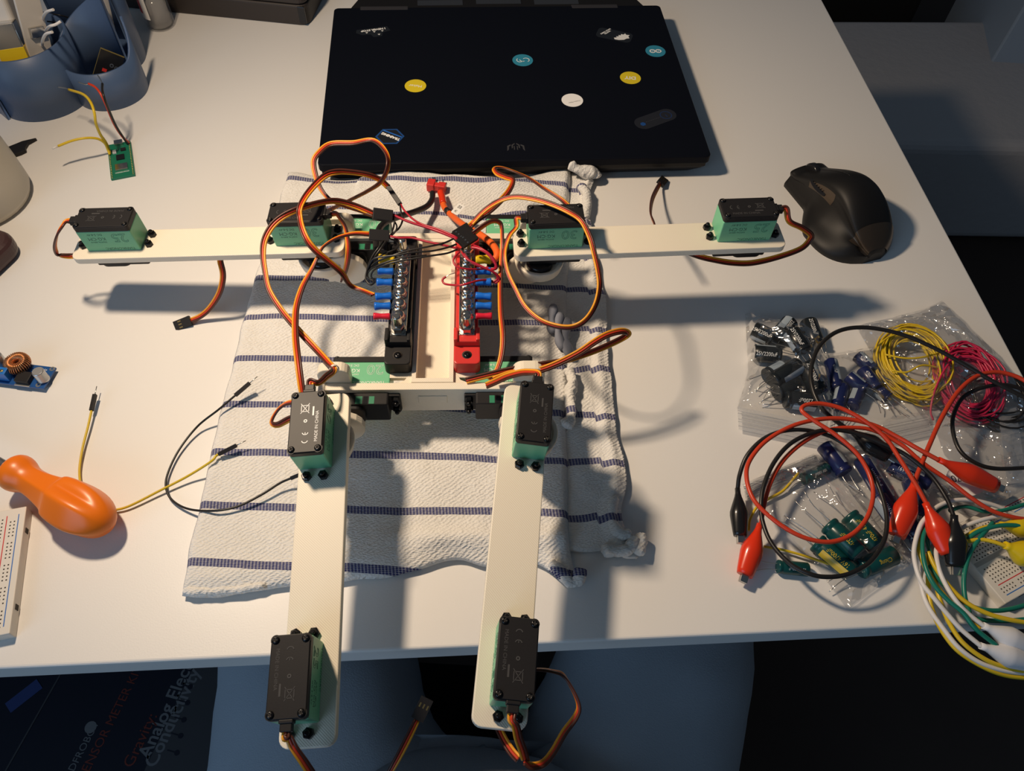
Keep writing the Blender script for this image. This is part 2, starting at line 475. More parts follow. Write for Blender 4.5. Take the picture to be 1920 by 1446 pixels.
hexa = [(1.35 * math.cos(rad(60 * i + 6)), 1.25 * math.sin(rad(60 * i + 6))) for i in range(6)]
st, q = sticker(731, 256, hexa, M['sticker_blue'], -6)
g = MB(q); g.prism([(p[0] * .86, p[1] * .86) for p in hexa], 0, .006); inn = g.build('emblem', M['sticker_k'], st)
Lb(st, q @ T(.08, .0, .008) @ RZ(154), 'TRAINING', .42, M['white_ink'], bold=.025)
g = MB(q @ T(0, 0, .006) @ RZ(-26)); g.box(-1.0, 1.0, .38, .52, 0, .005); g.build('emblem', mat('ribbon_blue', lin(.02, .13, .5), .4), st)
st, q = sticker(1152, 66, rrect(-1.9, 1.9, -.95, .95, .5), M['sticker_k'], -22)
cat = [(-.75, -.5), (-.3, -.62), (.25, -.58), (.55, -.35), (.85, -.3), (.78, .05), (.95, .3), (.6, .35), (.5, .62), (.3, .4), (.05, .5), (.0, .25), (-.25, .3), (-.25, .05), (-.55, .05), (-.45, -.15), (-.8, -.2)]
MB(q @ T(.75, -.05, 0) @ RZ(20)).prism(cat, 0, .008).build('emblem', M['white_ink'], st)
Lb(st, q @ T(-.95, .3, 0) @ RZ(62 - 180), 'UNITED\nLINUX GEEKS', .26, M['white_ink'], bold=.01)
st, q = sticker(1229, 223, rrect(-2.3, 2.3, -.9, .9, .89, 8), mat('smoke_sticker', lin(.016, .017, .022), .3), 26)
g = MB(q); ring_mb(g, .52, .6, 0, .006, 24, 1.25, 0); g.box(1.2, 1.27, -.3, .1, 0, .006); g.build('emblem', mat('faint_blue', lin(.012, .03, .10), .4), st)
g = MB(q); g.prism(disc(.28, 6, -1.55, -.1), 0, .006); g.build('emblem', M['sticker_blue'], st)
g = MB(q)
for i in range(9): g.box(-1.1 + i * .2, -1.02 + i * .2, -.03, .03, 0, .005)
g.build('emblem', mat('faint_grey', lin(.05, .05, .06), .4), st)
# emblem in the front middle of the lid
x, y = lp(967, 275); q = LM @ T(x, y, ZT)
mk = mat('emblem_grey', lin(.075, .075, .08), .35, metal=.4)
for sgn in (-1, 1):
    P_ = lambda l: [(sgn * u, v) for u, v in (l if sgn > 0 else l[::-1])]
    g = MB(q); g.prism(P_([(.08, .5), (.38, .25), (.38, -.28), (.26, -.12), (.26, .18), (.08, .34)]), 0, .012)
    g.prism(P_([(.1, .1), (.18, .06), (.18, -.5), (.1, -.38)]), 0, .012)
    g.prism(P_([(.46, .32), (.78, .12), (.82, -.62), (.66, -.4), (.62, .02), (.46, .14)]), 0, .012)
    g.build('emblem', mk, lid)

# ------------------------------------------------------------------ towel
def towel_mat():
    m = bpy.data.materials.new('striped_tea_towel_cloth'); m.use_nodes = True; nt = m.node_tree; b = nt.nodes['Principled BSDF']
    N = nt.nodes.new; L = nt.links.new
    uv = N('ShaderNodeUVMap'); sp = N('ShaderNodeSeparateXYZ'); L(uv.outputs[0], sp.inputs[0])
    def math_(op, a, b_=None, c_=None):
        n = N('ShaderNodeMath'); n.operation = op
        for i, q_ in enumerate((a, b_, c_)):
            if q_ is None: continue
            if isinstance(q_, (int, float)): n.inputs[i].default_value = q_
            else: L(q_, n.inputs[i])
        return n.outputs[0]
    fr = math_('FRACT', math_('DIVIDE', sp.outputs[1], 4.1))
    band = math_('LESS_THAN', fr, .135)
    ck = N('ShaderNodeTexChecker'); ck.inputs['Scale'].default_value = 13
    mp = N('ShaderNodeMapping'); mp.inputs['Rotation'].default_value = (0, 0, .7); L(uv.outputs[0], mp.inputs[0]); L(mp.outputs[0], ck.inputs[0])
    fac = math_('MULTIPLY', band, math_('MULTIPLY_ADD', ck.outputs['Fac'], .42, .58))
    mx = N('ShaderNodeMix'); mx.data_type = 'RGBA'
    nz = N('ShaderNodeTexNoise'); nz.inputs['Scale'].default_value = .35; nz.inputs['Detail'].default_value = 4; L(uv.outputs[0], nz.inputs['Vector'])
    cr = N('ShaderNodeMix'); cr.data_type = 'RGBA'; cr.inputs['A'].default_value = (.72, .705, .67, 1); cr.inputs['B'].default_value = (.83, .815, .785, 1); L(nz.outputs[0], cr.inputs['Factor'])
    L(cr.outputs['Result'], mx.inputs['A']); mx.inputs['B'].default_value = (.035, .04, .15, 1); L(fac, mx.inputs['Factor'])
    L(mx.outputs['Result'], b.inputs['Base Color']); b.inputs['Roughness'].default_value = .95; b.inputs['Specular IOR Level'].default_value = .1
    wv = N('ShaderNodeTexWave'); wv.inputs['Scale'].default_value = 2.6; wv.inputs['Distortion'].default_value = 5; wv.inputs['Detail'].default_value = 3; wv.bands_direction = 'DIAGONAL'
    mp2 = N('ShaderNodeMapping'); mp2.inputs['Rotation'].default_value = (0, 0, 1.3); L(uv.outputs[0], mp2.inputs[0]); L(mp2.outputs[0], wv.inputs[0])
    n2 = N('ShaderNodeTexVoronoi'); n2.inputs['Scale'].default_value = 11; L(uv.outputs[0], n2.inputs['Vector'])
    hs = math_('ADD', math_('MULTIPLY', wv.outputs['Fac'], .45), math_('MULTIPLY', n2.outputs['Distance'], .9))
    bp = N('ShaderNodeBump'); bp.inputs['Strength'].default_value = .55; bp.inputs['Distance'].default_value = .0011; L(hs, bp.inputs['Height']); L(bp.outputs[0], b.inputs['Normal'])
    return m
M['towel'] = towel_mat()
def poly_at(pts, z):
    """arc-length lookup along a px polyline at height z"""
    P_ = smooth([at(p[0], p[1], z) for p in pts], 5)
    L_ = [0]
    for i in range(1, len(P_)): L_.append(L_[-1] + (P_[i] - P_[i - 1]).length)
    def f(t):
        d_ = max(0, min(1, t)) * L_[-1]
        for i in range(1, len(P_)):
            if L_[i] >= d_:
                k = (d_ - L_[i - 1]) / max(1e-9, L_[i] - L_[i - 1]); return P_[i - 1].lerp(P_[i], k)
        return P_[-1].copy()
    return f
def coons(bot, top, lef, rig):
    def f(u, v):
        a = bot(u) * (1 - v) + top(u) * v
        b_ = lef(v) * (1 - u) + rig(v) * u
        c_ = (bot(0) * (1 - u) + bot(1) * u) * (1 - v) + (top(0) * (1 - u) + top(1) * u) * v
        return a + b_ - c_
    return f
def cloth(name, fn, nu, nv, zf, vf, parent, thick=.35, mt=None):
    mb = MB(); uvs = []
    def g(u, v):
        p = fn(u, v); p = V((p.x, p.y, zf(u, v, p))); uvs.append((p.x * .5, vf(u, v, p))); return p
    mb.grid(g, nu, nv)
    lo = V([min(p[i] for p in mb.v) for i in range(3)]); hi = V([max(p[i] for p in mb.v) for i in range(3)])
    c_ = V(((lo.x + hi.x) / 2, (lo.y + hi.y) / 2, lo.z))
    me = mb.mesh(name, mt or M['towel'], center=c_)
    ul = me.uv_layers.new(name='UVMap')
    for lp_ in me.loops: ul.data[lp_.index].uv = uvs[lp_.vertex_index]
    o = link(name, me, parent, T(c_))
    sd = o.modifiers.new('thickness', 'SOLIDIFY'); sd.thickness = thick * S; sd.offset = -1
    return o
towel = empty('tea_towel', at(750, 700, 0), 'crumpled off-white tea towel with navy stripes under the robot', 'towel')
lef = poly_at([(337, 1112), (346, 1055), (382, 891), (408, 780), (443, 640), (476, 515), (508, 415), (538, 317)], .9)
rig = poly_at([(1088, 1092), (1074, 1045), (1068, 980), (1066, 880), (1062, 780), (1066, 690), (1064, 580), (1068, 480), (1068, 385), (1072, 303)], .9)
bot = poly_at([(337, 1112), (395, 1117), (470, 1104), (545, 1094), (640, 1085), (730, 1077), (800, 1058), (855, 1047), (915, 1058), (975, 1048), (1020, 1058), (1060, 1092), (1088, 1092)], .9)
top = poly_at([(538, 317), (570, 320), (620, 331), (665, 330), (690, 323), (715, 315), (800, 316), (830, 323), (880, 325), (930, 334), (970, 332), (1010, 322), (1045, 306), (1072, 303)], .9)
def nz(p, s_, o=0): return noise.noise(V((p.x * s_ + o, p.y * s_, o)))
def edge(u, v, k=.03):
    d_ = min(u / .6, (1 - u) / .6, v, 1 - v)
    return min(1, d_ / k)
def ztop(u, v, p):
    e = edge(u, v)
    z = .95 + .22 * nz(p, .16, 3) + .10 * nz(p, .5, 9) + .03 * nz(p, 1.6, 5)
    z += .9 * math.exp(-((p.y - 55.5 - .08 * p.x) / 2.4) ** 2) * (.6 + .6 * nz(p, .25, 1)) * (1 if p.x > -15 else .3)   # ruck against the laptop
    z += .45 * math.exp(-((p.y - 20.0 - .06 * (p.x + 10)) / .7) ** 2) * max(0, min(1, (p.x + 9) / 5))               # fold near the front
    return max(.42, .42 + (z - .42) * (e ** .5))
def vtop(u, v, p):
    w_ = .25 * nz(p, .12, 2) + 1.1 * nz(p, .16, 8) * max(0, min(1, (p.y - 45) / 6))
    return p.y - .032 * (p.x + 20.9) - 29.88 + .23 + 41 + w_
def wob(fn, amp):
    def f(u, v):
        p = fn(u, v); p.x += amp * nz(p, .5, 11); p.y += amp * nz(p, .5, 17); return p
    return f
cloth('top_layer', wob(coons(bot, top, lef, rig), .16), 130, 200, ztop, vtop, towel)
# the layer below that sticks out on the right
lef2 = poly_at([(1020, 1030), (1045, 930), (1045, 800), (1040, 650), (1045, 500), (1050, 400), (1055, 330)], .5)
rig2 = poly_at([(1200, 1046), (1165, 970), (1176, 905), (1170, 860), (1155, 795), (1146, 705), (1140, 640), (1135, 560), (1118, 480), (1104, 400), (1112, 340)], .5)
bot2 = poly_at([(1020, 1030), (1085, 1032), (1140, 1034), (1170, 1046), (1200, 1046)], .5)
top2 = poly_at([(1055, 330), (1085, 322), (1112, 340)], .5)
def zlow(u, v, p):
    z = .50 + .14 * nz(p, .3, 4) + .07 * nz(p, .9, 6) + (.30 * math.exp(-((u - .80) / .12) ** 2) * (1 + .5 * nz(p, .6, 3)))
    return max(.34, z)
cloth('lower_layer', wob(coons(bot2, top2, lef2, rig2), .22), 40, 180, zlow, lambda u, v, p: p.y - .10 * (p.x - 4) + 2.35 + .5 * nz(p, .2, 4) + (.35 if u > .62 else 0), towel, .3)
def roll(pts, r, z=None):
    P_ = smooth([at(*p) for p in pts], 7)
    mb = MB(); n = 12
    rs = [r * (.75 + .5 * abs(noise.noise(p * .9))) for p in P_]; rs[0] *= .5; rs[-1] *= .5
    mb.tube(P_, rs, n)
    for i, p in enumerate(mb.v): mb.v[i] = p + V((noise.noise(p * 1.7), noise.noise(p * 1.7 + V((9, 0, 0))), noise.noise(p * 1.7 + V((0, 7, 0))) * .6)) * r * .35
    me_c = V((0, 0, 0))
    o = mb.build('rolled_hem', M['towel'], towel)
    ul = o.data.uv_layers.new(name='UVMap')
    for l in o.data.loops:
        p = mb.v[l.vertex_index]; ul.data[l.index].uv = (p.x * .5, p.y + 2.35)
    return o
roll([(1066, 690, 1.2), (1073, 715, 1.2), (1068, 745, 1.1), (1072, 780, 1.1), (1060, 800, .9)], .5)
roll([(1068, 306, 2.2), (1084, 318, 1.7), (1100, 322, 1.4), (1114, 324, 1.2), (1120, 334, .8)], .55)
roll([(1086, 345, 1.2), (1098, 362, 1.0), (1100, 385, .8), (1094, 410, .7)], .5)
roll([(1030, 1052, .9), (1052, 1072, .8), (1070, 1092, .7), (1085, 1085, .9), (1090, 1066, 1.0)], .42)
roll([(1130, 1030, .7), (1160, 1034, .7), (1180, 1030, .9), (1192, 1008, .8)], .5)
roll([(1200, 1000, .8), (1203, 1020, .8), (1196, 1040, .8)], .45)
roll([(1152, 930, .7), (1146, 965, .7), (1160, 1000, .8), (1185, 1002, .8)], .42)
roll([(345, 1108, .6), (420, 1108, .6), (500, 1098, .6)], .30)
tg = MB()
for (x0, y0, x1, y1, z_) in ((1038, 575, 1036, 625, 1.6), (1050, 590, 1055, 655, 1.5), (1064, 600, 1068, 668, 1.4)):
    tg.tube(smooth([at(x0, y0, z_), at(x0 - 4, (y0 + y1) / 2, z_ + .1), at(x1, y1, z_ - .3)], 5), [.33 + .1 * math.sin(i) for i in range(11)], 8)
tg.build('hanging_loop', M['grey_film'], towel)

# ------------------------------------------------------------------ robot
RM = T(-5.35, 28.95, 0) @ RZ(4.4)
Ri = RM.inverted()
bot_ = empty('quadruped_robot', RM @ V((0, 7, .9)), 'cream four-legged robot with green servo motors and bus bars', 'robot')
LEGS = [(-16.17634, 41.33126, 6.80985, .05464, .02276, -.06192), (2.50562, 41.61739, 7.68346, .11391, -.0003, -.01475),
        (-11.71978, 23.62786, 7.22602, .1165, .09922, -.08772), (1.27115, 24.96286, 7.49021, -.03335, .0707, .0888)]
LF = [T(*l[:3]) @ Matrix.Rotation(l[3], 4, 'Z') @ Matrix.Rotation(l[4], 4, 'X') @ Matrix.Rotation(l[5], 4, 'Y') for l in LEGS]
# bar outlines in leg frame (origin: under the inner servo's centre, bar top)
def bar_poly(i):
    if i == 0: return rrect(-17.25, 3.12, -1.76, 1.13, .55)
    if i == 1: return rrect(-3.05, 17.25, -1.72, 1.15, .55)
    if i == 2: return rrect(-1.06, 1.86, -17.25, 3.1, .55)
    return rrect(-1.82, 1.04, -17.15, 3.1, .55)
nut_me = None
nm = MB(); nm.lathe([(.30, 0), (.30, .26), (.24, .31)], 6, smooth=False); nm.lathe([(.155, .3), (.155, .48), (.10, .54)], 10)
nut_me = nm.mesh('nut', M['screw'])
# servo in its own frame: x along the body (cable leaves at -x), z towards the bottom cap
body_me = MB().box(-2, 2, -1, 1, 0, 1.98).mesh('servo_motor', M['green'], bev=.09, seg=3)
cm_ = MB(); cm_.prism(rrect(-2.02, 2.02, -1.02, 1.02, .22), 1.98, 2.4); cm_.prism(rrect(-1.98, 1.98, -.98, .98, .2), 2.4, 2.46)
cap_me = cm_.mesh('bottom_cap', M['black'], bev=.035)
sm_ = MB(); sm_.lathe([(.27, 2.3), (.27, 2.44)], 16); sm_.c = 1; sm_.lathe([(.2, 2.44), (.2, 2.5), (.14, 2.56), (.07, 2.57), (.06, 2.51), (0, 2.51)], 14)
for a_ in (0, 90):
    m0 = sm_.M; sm_.M = RZ(a_ + 20); sm_.c = 2; sm_.box(-.12, .12, -.025, .025, 2.55, 2.575); sm_.M = m0
cscrew_me = sm_.mesh('cap_screw', [M['black'], M['screw'], M['hole']])
gm = MB(); gm.prism(rrect(-2, 2, -1, 1, .15), -1.55, -.56); gm.prism(rrect(-1.9, .4, -.9, .9, .5), -1.85, -1.55)
gm.box(-2.75, 2.75, -.9, .9, -.82, -.56)
gear_me = gm.mesh('gear_case', M['black'], bev=.08)
bm_ = MB(); bm_.box(-2.55, -1.98, -.30, .30, 1.95, 2.36); bm_.box(-2.18, -1.98, -.36, .36, 1.9, 2.42)
boot_me = bm_.mesh('cable_boot', M['black'], bev=.05)
def side_text(k):
    out = []
    for sgn in (-1, 1):
        Mf = T(0, sgn * 1.003, 0) @ (frame(V((0, 0, 0)), V((-1, 0, 0)), V((0, 0, -1)), V((0, -1, 0))) if sgn < 0 else frame(V((0, 0, 0)), V((1, 0, 0)), V((0, 0, -1)), V((0, 1, 0))))
        out += [(str(k), 1.18, Mf @ T(-.95, -1.35, 0), .0), ('KG·CM', .42, Mf @ T(.75, -1.25, 0), 0), ('DC 5-8.4V', .26, Mf @ T(.75, -1.68, 0), 0), ('DIGITAL SERVO', .17, Mf @ T(.75, -.93, 0), 0), ('TIANKONGRC', .34, Mf @ T(-.55, -.24, 0), 0)]
    return out
def outline_text(body, size, w_):
    """hollow lettering: thin tubes along the letter outlines"""
    me = text_mesh(body, size, ext=0)
    bm = bmesh.new(); bm.from_mesh(me)
    mb = MB()
    for e in bm.edges:
        if len(e.link_faces) == 1:
            a, b_ = e.verts[0].co / S, e.verts[1].co / S
            if (a - b_).length > 1e-4: mb.tube([a, b_], w_, 3, cap=False)
    bm.free(); bpy.data.meshes.remove(me)
    return mb
def join_texts(name, items, mt):
    bm = bmesh.new()
    for body, size, Mx, out in items:
        if out: me = outline_text(body, size, out).mesh('t', mt)
        else: me = text_mesh(body, size, ext=.004)
        me.transform(sm(Mx)); bm.from_mesh(me); bpy.data.meshes.remove(me)
    me = bpy.data.meshes.new(name); bm.to_mesh(me); bm.free(); me.materials.clear(); me.materials.append(mt)
    for p in me.polygons: p.material_index = 0
    return me
TXT = {}
for k in (20, 25, 30):
    it = side_text(k)
    it = [(b_, s_, m_, .014 if s_ > 1 else 0) for b_, s_, m_, o_ in it]
    TXT[k] = join_texts('side_lettering', it, M['green_ink'])
TXTW = join_texts('side_lettering', [(b_, s_, m_, .018 if s_ > 1 else 0) for b_, s_, m_, o_ in side_text(20)], M['white_ink'])
Mc = lambda x, y: frame(V((x, y, 2.462)), V((-1, 0, 0)), V((0, -1, 0)), V((0, 0, 1)))
def cap_marks(mt):
    me = join_texts('cap_marking', [('MADE IN CHINA', .27, Mc(.35, .62), 0)], mt)
    mb = MB(T(0, 0, 2.46))
    mb.box(-.95, -.35, .33, .43, 0, .012)
    ring_mb(mb, .05, .11, 0, .015, 14, -.02, -.05)
    for cx_ in (1.22, .70): ring_mb(mb, .15, .2, 0, .015, 12, cx_, -.02, -75, 75)
    mb.box(.72, .89, -.04, 0, 0, .015)
    m0 = mb.M
    for a_ in (38, -38):
        mb.M = m0 @ T(-.85, -.12, 0) @ RZ(a_); mb.box(-.42, .42, -.018, .018, 0, .012)
    mb.M = m0 @ T(-.85, -.12, 0)
    for q in ((-.2, .2, .2, .24), (-.2, .2, -.24, -.2), (-.22, -.18, -.24, .24), (.18, .22, -.16, .16)): mb.box(*q, 0, .012)
    m2 = mb.mesh('x', mt); bm = bmesh.new(); bm.from_mesh(me); bm.from_mesh(m2); bm.to_mesh(me); bm.free(); bpy.data.meshes.remove(m2)
    for p in me.polygons: p.material_index = 0
    return me
MK = cap_marks(M['black_mark']); MKW = cap_marks(M['white_ink'])
def servo(Mx, kg, marks, white_txt=False, lab=None):
    s_ = link('servo_motor', body_me, bot_, Mx)
    if lab: s_['label'] = lab
    link('bottom_cap', cap_me, s_, Mx)
    for sx in (-1, 1):
        for sy in (-1, 1):
            link('cap_screw', cscrew_me, s_, Mx @ T(sx * 1.76, sy * .765, 0) @ RZ(R.uniform(0, 90)))
    link('gear_case', gear_me, s_, Mx)
    link('cable_boot', boot_me, s_, Mx)
    link('side_lettering', TXTW if white_txt else TXT[kg], s_, Mx)
    link('cap_marking', marks, s_, Mx)
    return s_
SP = []
for i, (off_in, off_out, rot_in, rot_out, kin, kout) in enumerate([((0, 0), (-14.11, 0), 180, 0, 30, 25), ((0, 0), (14.11, 0), 0, 180, 30, 25), ((0, 0), (0, -14.11), -90, 90, 30, 25), ((0, 0), (0, -14.11), -90, 90, 30, 25)]):
    b_ = MB(); b_.prism(bar_poly(i), -.55, 0)
    me = b_.mesh('leg_beam', M['cream'], bev=.06, seg=2)
    beam = link('leg_beam', me, bot_, LF[i])
    for (ox, oy), rt_, kg, inner in ((off_in, rot_in, kin, 1), (off_out, rot_out, kout, 0)):
        Mx = LF[i] @ T(ox, oy, 0) @ RZ(rt_)
        SP.append(Mx)
        servo(Mx, kg, MKW if (i == 2 and inner) else MK)
        for sx in (-1, 1):
            for sy in (-1, 1):
                link('nut', nut_me, beam, Mx @ T(sx * 2.475, sy * .5, 0) @ RZ(R.uniform(0, 60)))
# chassis: channel with two cross plates and side flanges
ch = MB(RM)
ch.box(-1.42, 1.42, .62, 14.3, 3.0, 4.5)
ch.box(-1.2, 1.2, 2.4, 12.5, 1.0, 3.02)
ch.box(-1.42, -1.12, .95, 13.95, 4.48, 5.48); ch.box(1.12, 1.42, .95, 13.95, 4.48, 5.48)
ch.box(-1.42, 1.42, .62, .97, 4.48, 5.48); ch.box(-1.42, 1.42, 13.93, 14.28, 4.48, 5.48)
ch.box(-3.1, -1.3, 1.2, 13.6, 4.85, 5.18); ch.box(1.3, 3.1, 1.2, 13.6, 4.85, 5.18)
for sx in (-1, 1):
    ch.prism([(sx * 1.4, .55), (sx * 1.4, 1.9), (sx * 1.9, 1.0), (sx * 2.7, .62)][::sx], 4.85, 5.2)
ch.build('channel_frame', M['cream'], bot_, bev=.02)
def crossbar(y, hw, cx_):
    c_ = MB(RM @ T(cx_, y, 0)); c_.box(-hw, hw, 0, .58, 2.9, 5.5)
    o = c_.build('cross_plate', M['cream'], bot_, bev=.05)
    return o
xf = crossbar(0, 7.2, 0); xr = crossbar(14.3, 8.2, 0)
p_ = MB(RM); p_.box(-.98, .98, -.05, .02, 3.9, 4.75); p_.build('inset_panel', M['cream'], xf, bev=.04)
lab_me = MB().box(-1.2, 1.0, -1.012, -1.0, -1.45, -.95)
for y, xc in ((.58, 4.9), (14.88, 5.85)):
    for sx in (-1, 1):
        Mx = RM @ frame(V((sx * xc, y, 4.2)), V((-sx * -1, 0, 0)), V((0, 0, -1)) if sx < 0 else V((0, 0, 1)), V((0, 1, 0)))
        Mx = RM @ frame(V((sx * xc, y, 4.2)), V((1, 0, 0)), V((0, 0, -1)), V((0, 1, 0))) @ (I4() if sx < 0 else RZ(180))
        s_ = servo(Mx, 20, MK, True)
        u_ = -1 if sx < 0 else 1
        # stripe label on the upper side of the gear case, seen from above
        lb = MB(Mx)
        for x0, x1, c_ in ((-.2, .25, 0), (.32, .62, 1), (.7, 1.05, 0)):
            lb.c = c_; lb.box(x0, x1, min(u_ * 1.0, u_ * 1.012), max(u_ * 1.0, u_ * 1.012), -1.5, -.9)
        lb.build('case_label', [M['green_label'], M['black_gloss']], s_)
        for sy in (-1, 1):
            link('mount_screw', nut_me, s_, Mx @ T(2.45, sy * .5, -.82) @ RX(180))
# brackets: horn plate in front of the shoulder servo, dish under the leg servo, upright behind
def lobes(c0, r0, c1, r1, n=12):
    (x0, y0), (x1, y1) = c0, c1; d_ = math.hypot(x1 - x0, y1 - y0); a_ = math.atan2(y1 - y0, x1 - x0); k = math.acos(max(-1, min(1, (r0 - r1) / d_)))
    out = [(x0 + r0 * math.cos(a_ + k + (2 * math.pi - 2 * k) * i / n), y0 + r0 * math.sin(a_ + k + (2 * math.pi - 2 * k) * i / n)) for i in range(n + 1)]
    out += [(x1 + r1 * math.cos(a_ - k + 2 * k * i / n), y1 + r1 * math.sin(a_ - k + 2 * k * i / n)) for i in range(n + 1)]
    return out
for i, (sx, y, xs, shaft) in enumerate([(-1, 14.3, 6.9, (1, 0)), (1, 14.3, 6.9, (-1, 0)), (-1, 0, 5.95, (0, 1)), (1, 0, 5.95, (0, 1))]):
    c3 = Ri @ (LF[i] @ V((shaft[0], shaft[1], -.55)))          # leg servo shaft in robot frame
    br = MB(RM)
    zt = c3.z - 1.35
    br.lathe([(1.35, zt - 1.15), (1.75, zt - .9), (1.9, zt - .2), (1.9, zt), (1.6, zt), (1.55, zt - .25), (0, zt - .25)], 28, (c3.x, c3.y, 0))
    # vertical horn plate (plane facing the viewer)
    Mp = RM @ frame(V((0, y - 1.75, 0)), V((1, 0, 0)), V((0, 0, 1)), V((0, -1, 0)))
    m0 = br.M; br.M = Mp
    br.prism(lobes((sx * xs, 4.2), 1.5, (c3.x, zt - .6), .9), 0, .55); br.M = m0
    # web between plate and dish
    br.prism([(c3.x - 1.2, min(c3.y, y - 2.0)), (c3.x + 1.2, min(c3.y, y - 2.0)), (c3.x + 1.2, max(c3.y, y - 1.8)), (c3.x - 1.2, max(c3.y, y - 1.8))], zt - 1.1, zt - .45)
    # outer cheek back to the upright behind the cross plate
    xo = sx * (xs + 1.65)
    br.box(min(xo, xo - sx * .45), max(xo, xo - sx * .45), y - 2.2, y + 1.3, 2.9, 5.6)
    m0 = br.M; br.M = RM @ frame(V((0, y + .62, 0)), V((1, 0, 0)), V((0, 0, 1)), V((0, -1, 0)))
    xa, xb = sorted((sx * (xs - .45 if y else xs - .5), xo))
    br.prism(rrect(xa, xb, 3.0, 6.9, .7), -.75, 0); br.M = m0
    bo = br.build('leg_bracket', M['cream'], bot_, bev=.08, ang=40)
    hn = MB(RM); hn.lathe([(1.0, zt - .26), (1.0, zt + .1), (.85, zt + .22), (0, zt + .24)], 24, (c3.x, c3.y - .55, 0)); hn.build('servo_horn', M['black_gloss'], bo)

# bus bars
def bus(sx, mt, sleeves):
    Mb = RM @ T(sx * 2.35, 1.55, 5.18)
    b_ = MB(Mb)
    b_.prism(rrect(-.9, .9, 0, 2.6, .3), 0, 1.12)
    b_.box(-.9, .9, 1.5, 2.5, .9, 1.62); b_.box(-.9, -.62, 1.5, 2.6, 1.5, 1.85); b_.box(.62, .9, 1.5, 2.6, 1.5, 1.85)
    b_.box(-.78, .78, 2.4, 9.9, 0, 1.30)
    b_.prism(rrect(-.9, .9, 9.6, 12.2, .3), 0, 1.12); b_.box(-.9, .9, 9.7, 10.7, .9, 1.62)
    o = b_.build('bus_bar', mt, bot_, bev=.08, seg=2)
    st_ = MB(Mb); st_.box(-.55, .55, 2.05, 10.3, 1.3, 1.66); st_.build('conductor_strip', M['steel'], o, bev=.04)
    h_ = MB(Mb); h_.lathe([(.34, 1.122), (.34, 1.13), (0, 1.13)], 20, (0, .75, 0)); h_.build('screw_hole', M['hole'], o)
    h_ = MB(Mb); h_.lathe([(.26, 1.13), (.24, 1.2), (.1, 1.24), (0, 1.2)], 14, (0, .72, 0)); h_.build('mounting_screw', M['screw'], o)
    for y in (2.55, 9.8):
        q = MB(Mb); q.lathe([(.52, 1.66), (.52, 1.72)], 20, (0, y, 0)); q.build('washer', M['steel'], o)
        q = MB(Mb); q.lathe([(.50, 1.72), (.50, 2.1), (.43, 2.2)], 6, (0, y, 0), smooth=False); q.build('hex_nut', M['steel'], o)
        q = MB(Mb); pr = [(.30, 2.15)]
        for k in range(9): pr += [(.30, 2.2 + k * .1), (.265, 2.25 + k * .1)]
        q.lathe(pr + [(.2, 3.12)], 14, (0, y, 0)); q.build('stud', M['steel'], o)
    for k in range(6):
        y = 3.62 + k * 1.06
        q = MB(Mb @ T(0, y, 0) @ RZ(R.uniform(0, 90)))
        q.lathe([(.44, 1.66), (.44, 1.78), (.36, 1.8), (.36, 1.9), (.38, 1.93), (.38, 2.06), (.26, 2.18), (.1, 2.2)], 18)
        q.build('terminal_screw', M['steel'], o)
        q = MB(Mb @ T(0, y, 0) @ RZ(0))
        cmat, dy = sleeves[k]
        Lx = sx
        q.c = 1; q.box(min(0, Lx * .75), max(0, Lx * .75), dy * .5 - .18, dy * .5 + .18, 1.66, 1.74)
        q.c = 0; rr = {'red_sleeve': .23, 'yellow_sleeve': .36}.get(cmat, .27)
        q.rod(V((Lx * .62, dy, 1.78)), V((Lx * 1.75, dy * 1.5, 1.80)), [(rr * .95, 0), (rr, .08), (rr * .86, .45), (rr * .86, .6), (rr * 1.08, .9), (rr * 1.05, 1)], 14)
        q.build('crimp_terminal', [M[cmat], M['steel']], o)
    return Mb
SL = [('red_sleeve', 0), ('blue_sleeve', -.1), ('blue_sleeve', -.22), ('blue_sleeve', 0), ('blue_sleeve', 0), ('yellow_sleeve', .1)]
BL = bus(-1, M['black'], SL)
BR = bus(1, M['red'], SL)

# ------------------------------------------------------------------ robot wiring
CAMN = V((0, -.55, .83))
def ribbon_mb(P_, r=.082, sp=.155, tw=None, flip=1, n=6):
    """three wires side by side along the path"""
    mb = MB(); m = len(P_); offs = [[], [], []]; prev = None
    for i in range(m):
        t = (P_[min(i + 1, m - 1)] - P_[max(i - 1, 0)]).normalized()
        s_ = t.cross(CAMN)
        if s_.length < .25: s_ = prev or t.orthogonal()
        s_.normalize()
        if prev is not None:
            s_ = (prev * .55 + s_ * .45)
            s_ = (s_ - t * s_.dot(t)).normalized()
        prev = s_.copy()
        a_ = tw(i / (m - 1)) if tw else 0
        s2 = Matrix.Rotation(a_, 3, t) @ s_
        for k in range(3): offs[k].append(P_[i] + s2 * ((k - 1) * sp * flip))
    for k in range(3):
        mb.c = k; mb.tube(offs[k], r, n)
    return mb, prev
def plug_mesh():
    p = MB(); p.box(-.40, .40, 0, 1.35, -.14, .14); p.c = 1
    for x in (-.25, 0, .25): p.box(x - .055, x + .055, .72, 1.0, .135, .15)
    return p.mesh('plug', [M['black'], M['gold']], bev=.03)
PLUG = plug_mesh()
def add_plug(parent, tip, dirn, name='plug', n=CAMN, sc=1.0):
    d_ = dirn.normalized(); x = d_.cross(n).normalized(); z = x.cross(d_)
    return link(name, PLUG, parent, frame(tip, x * sc, d_ * sc, z * sc))
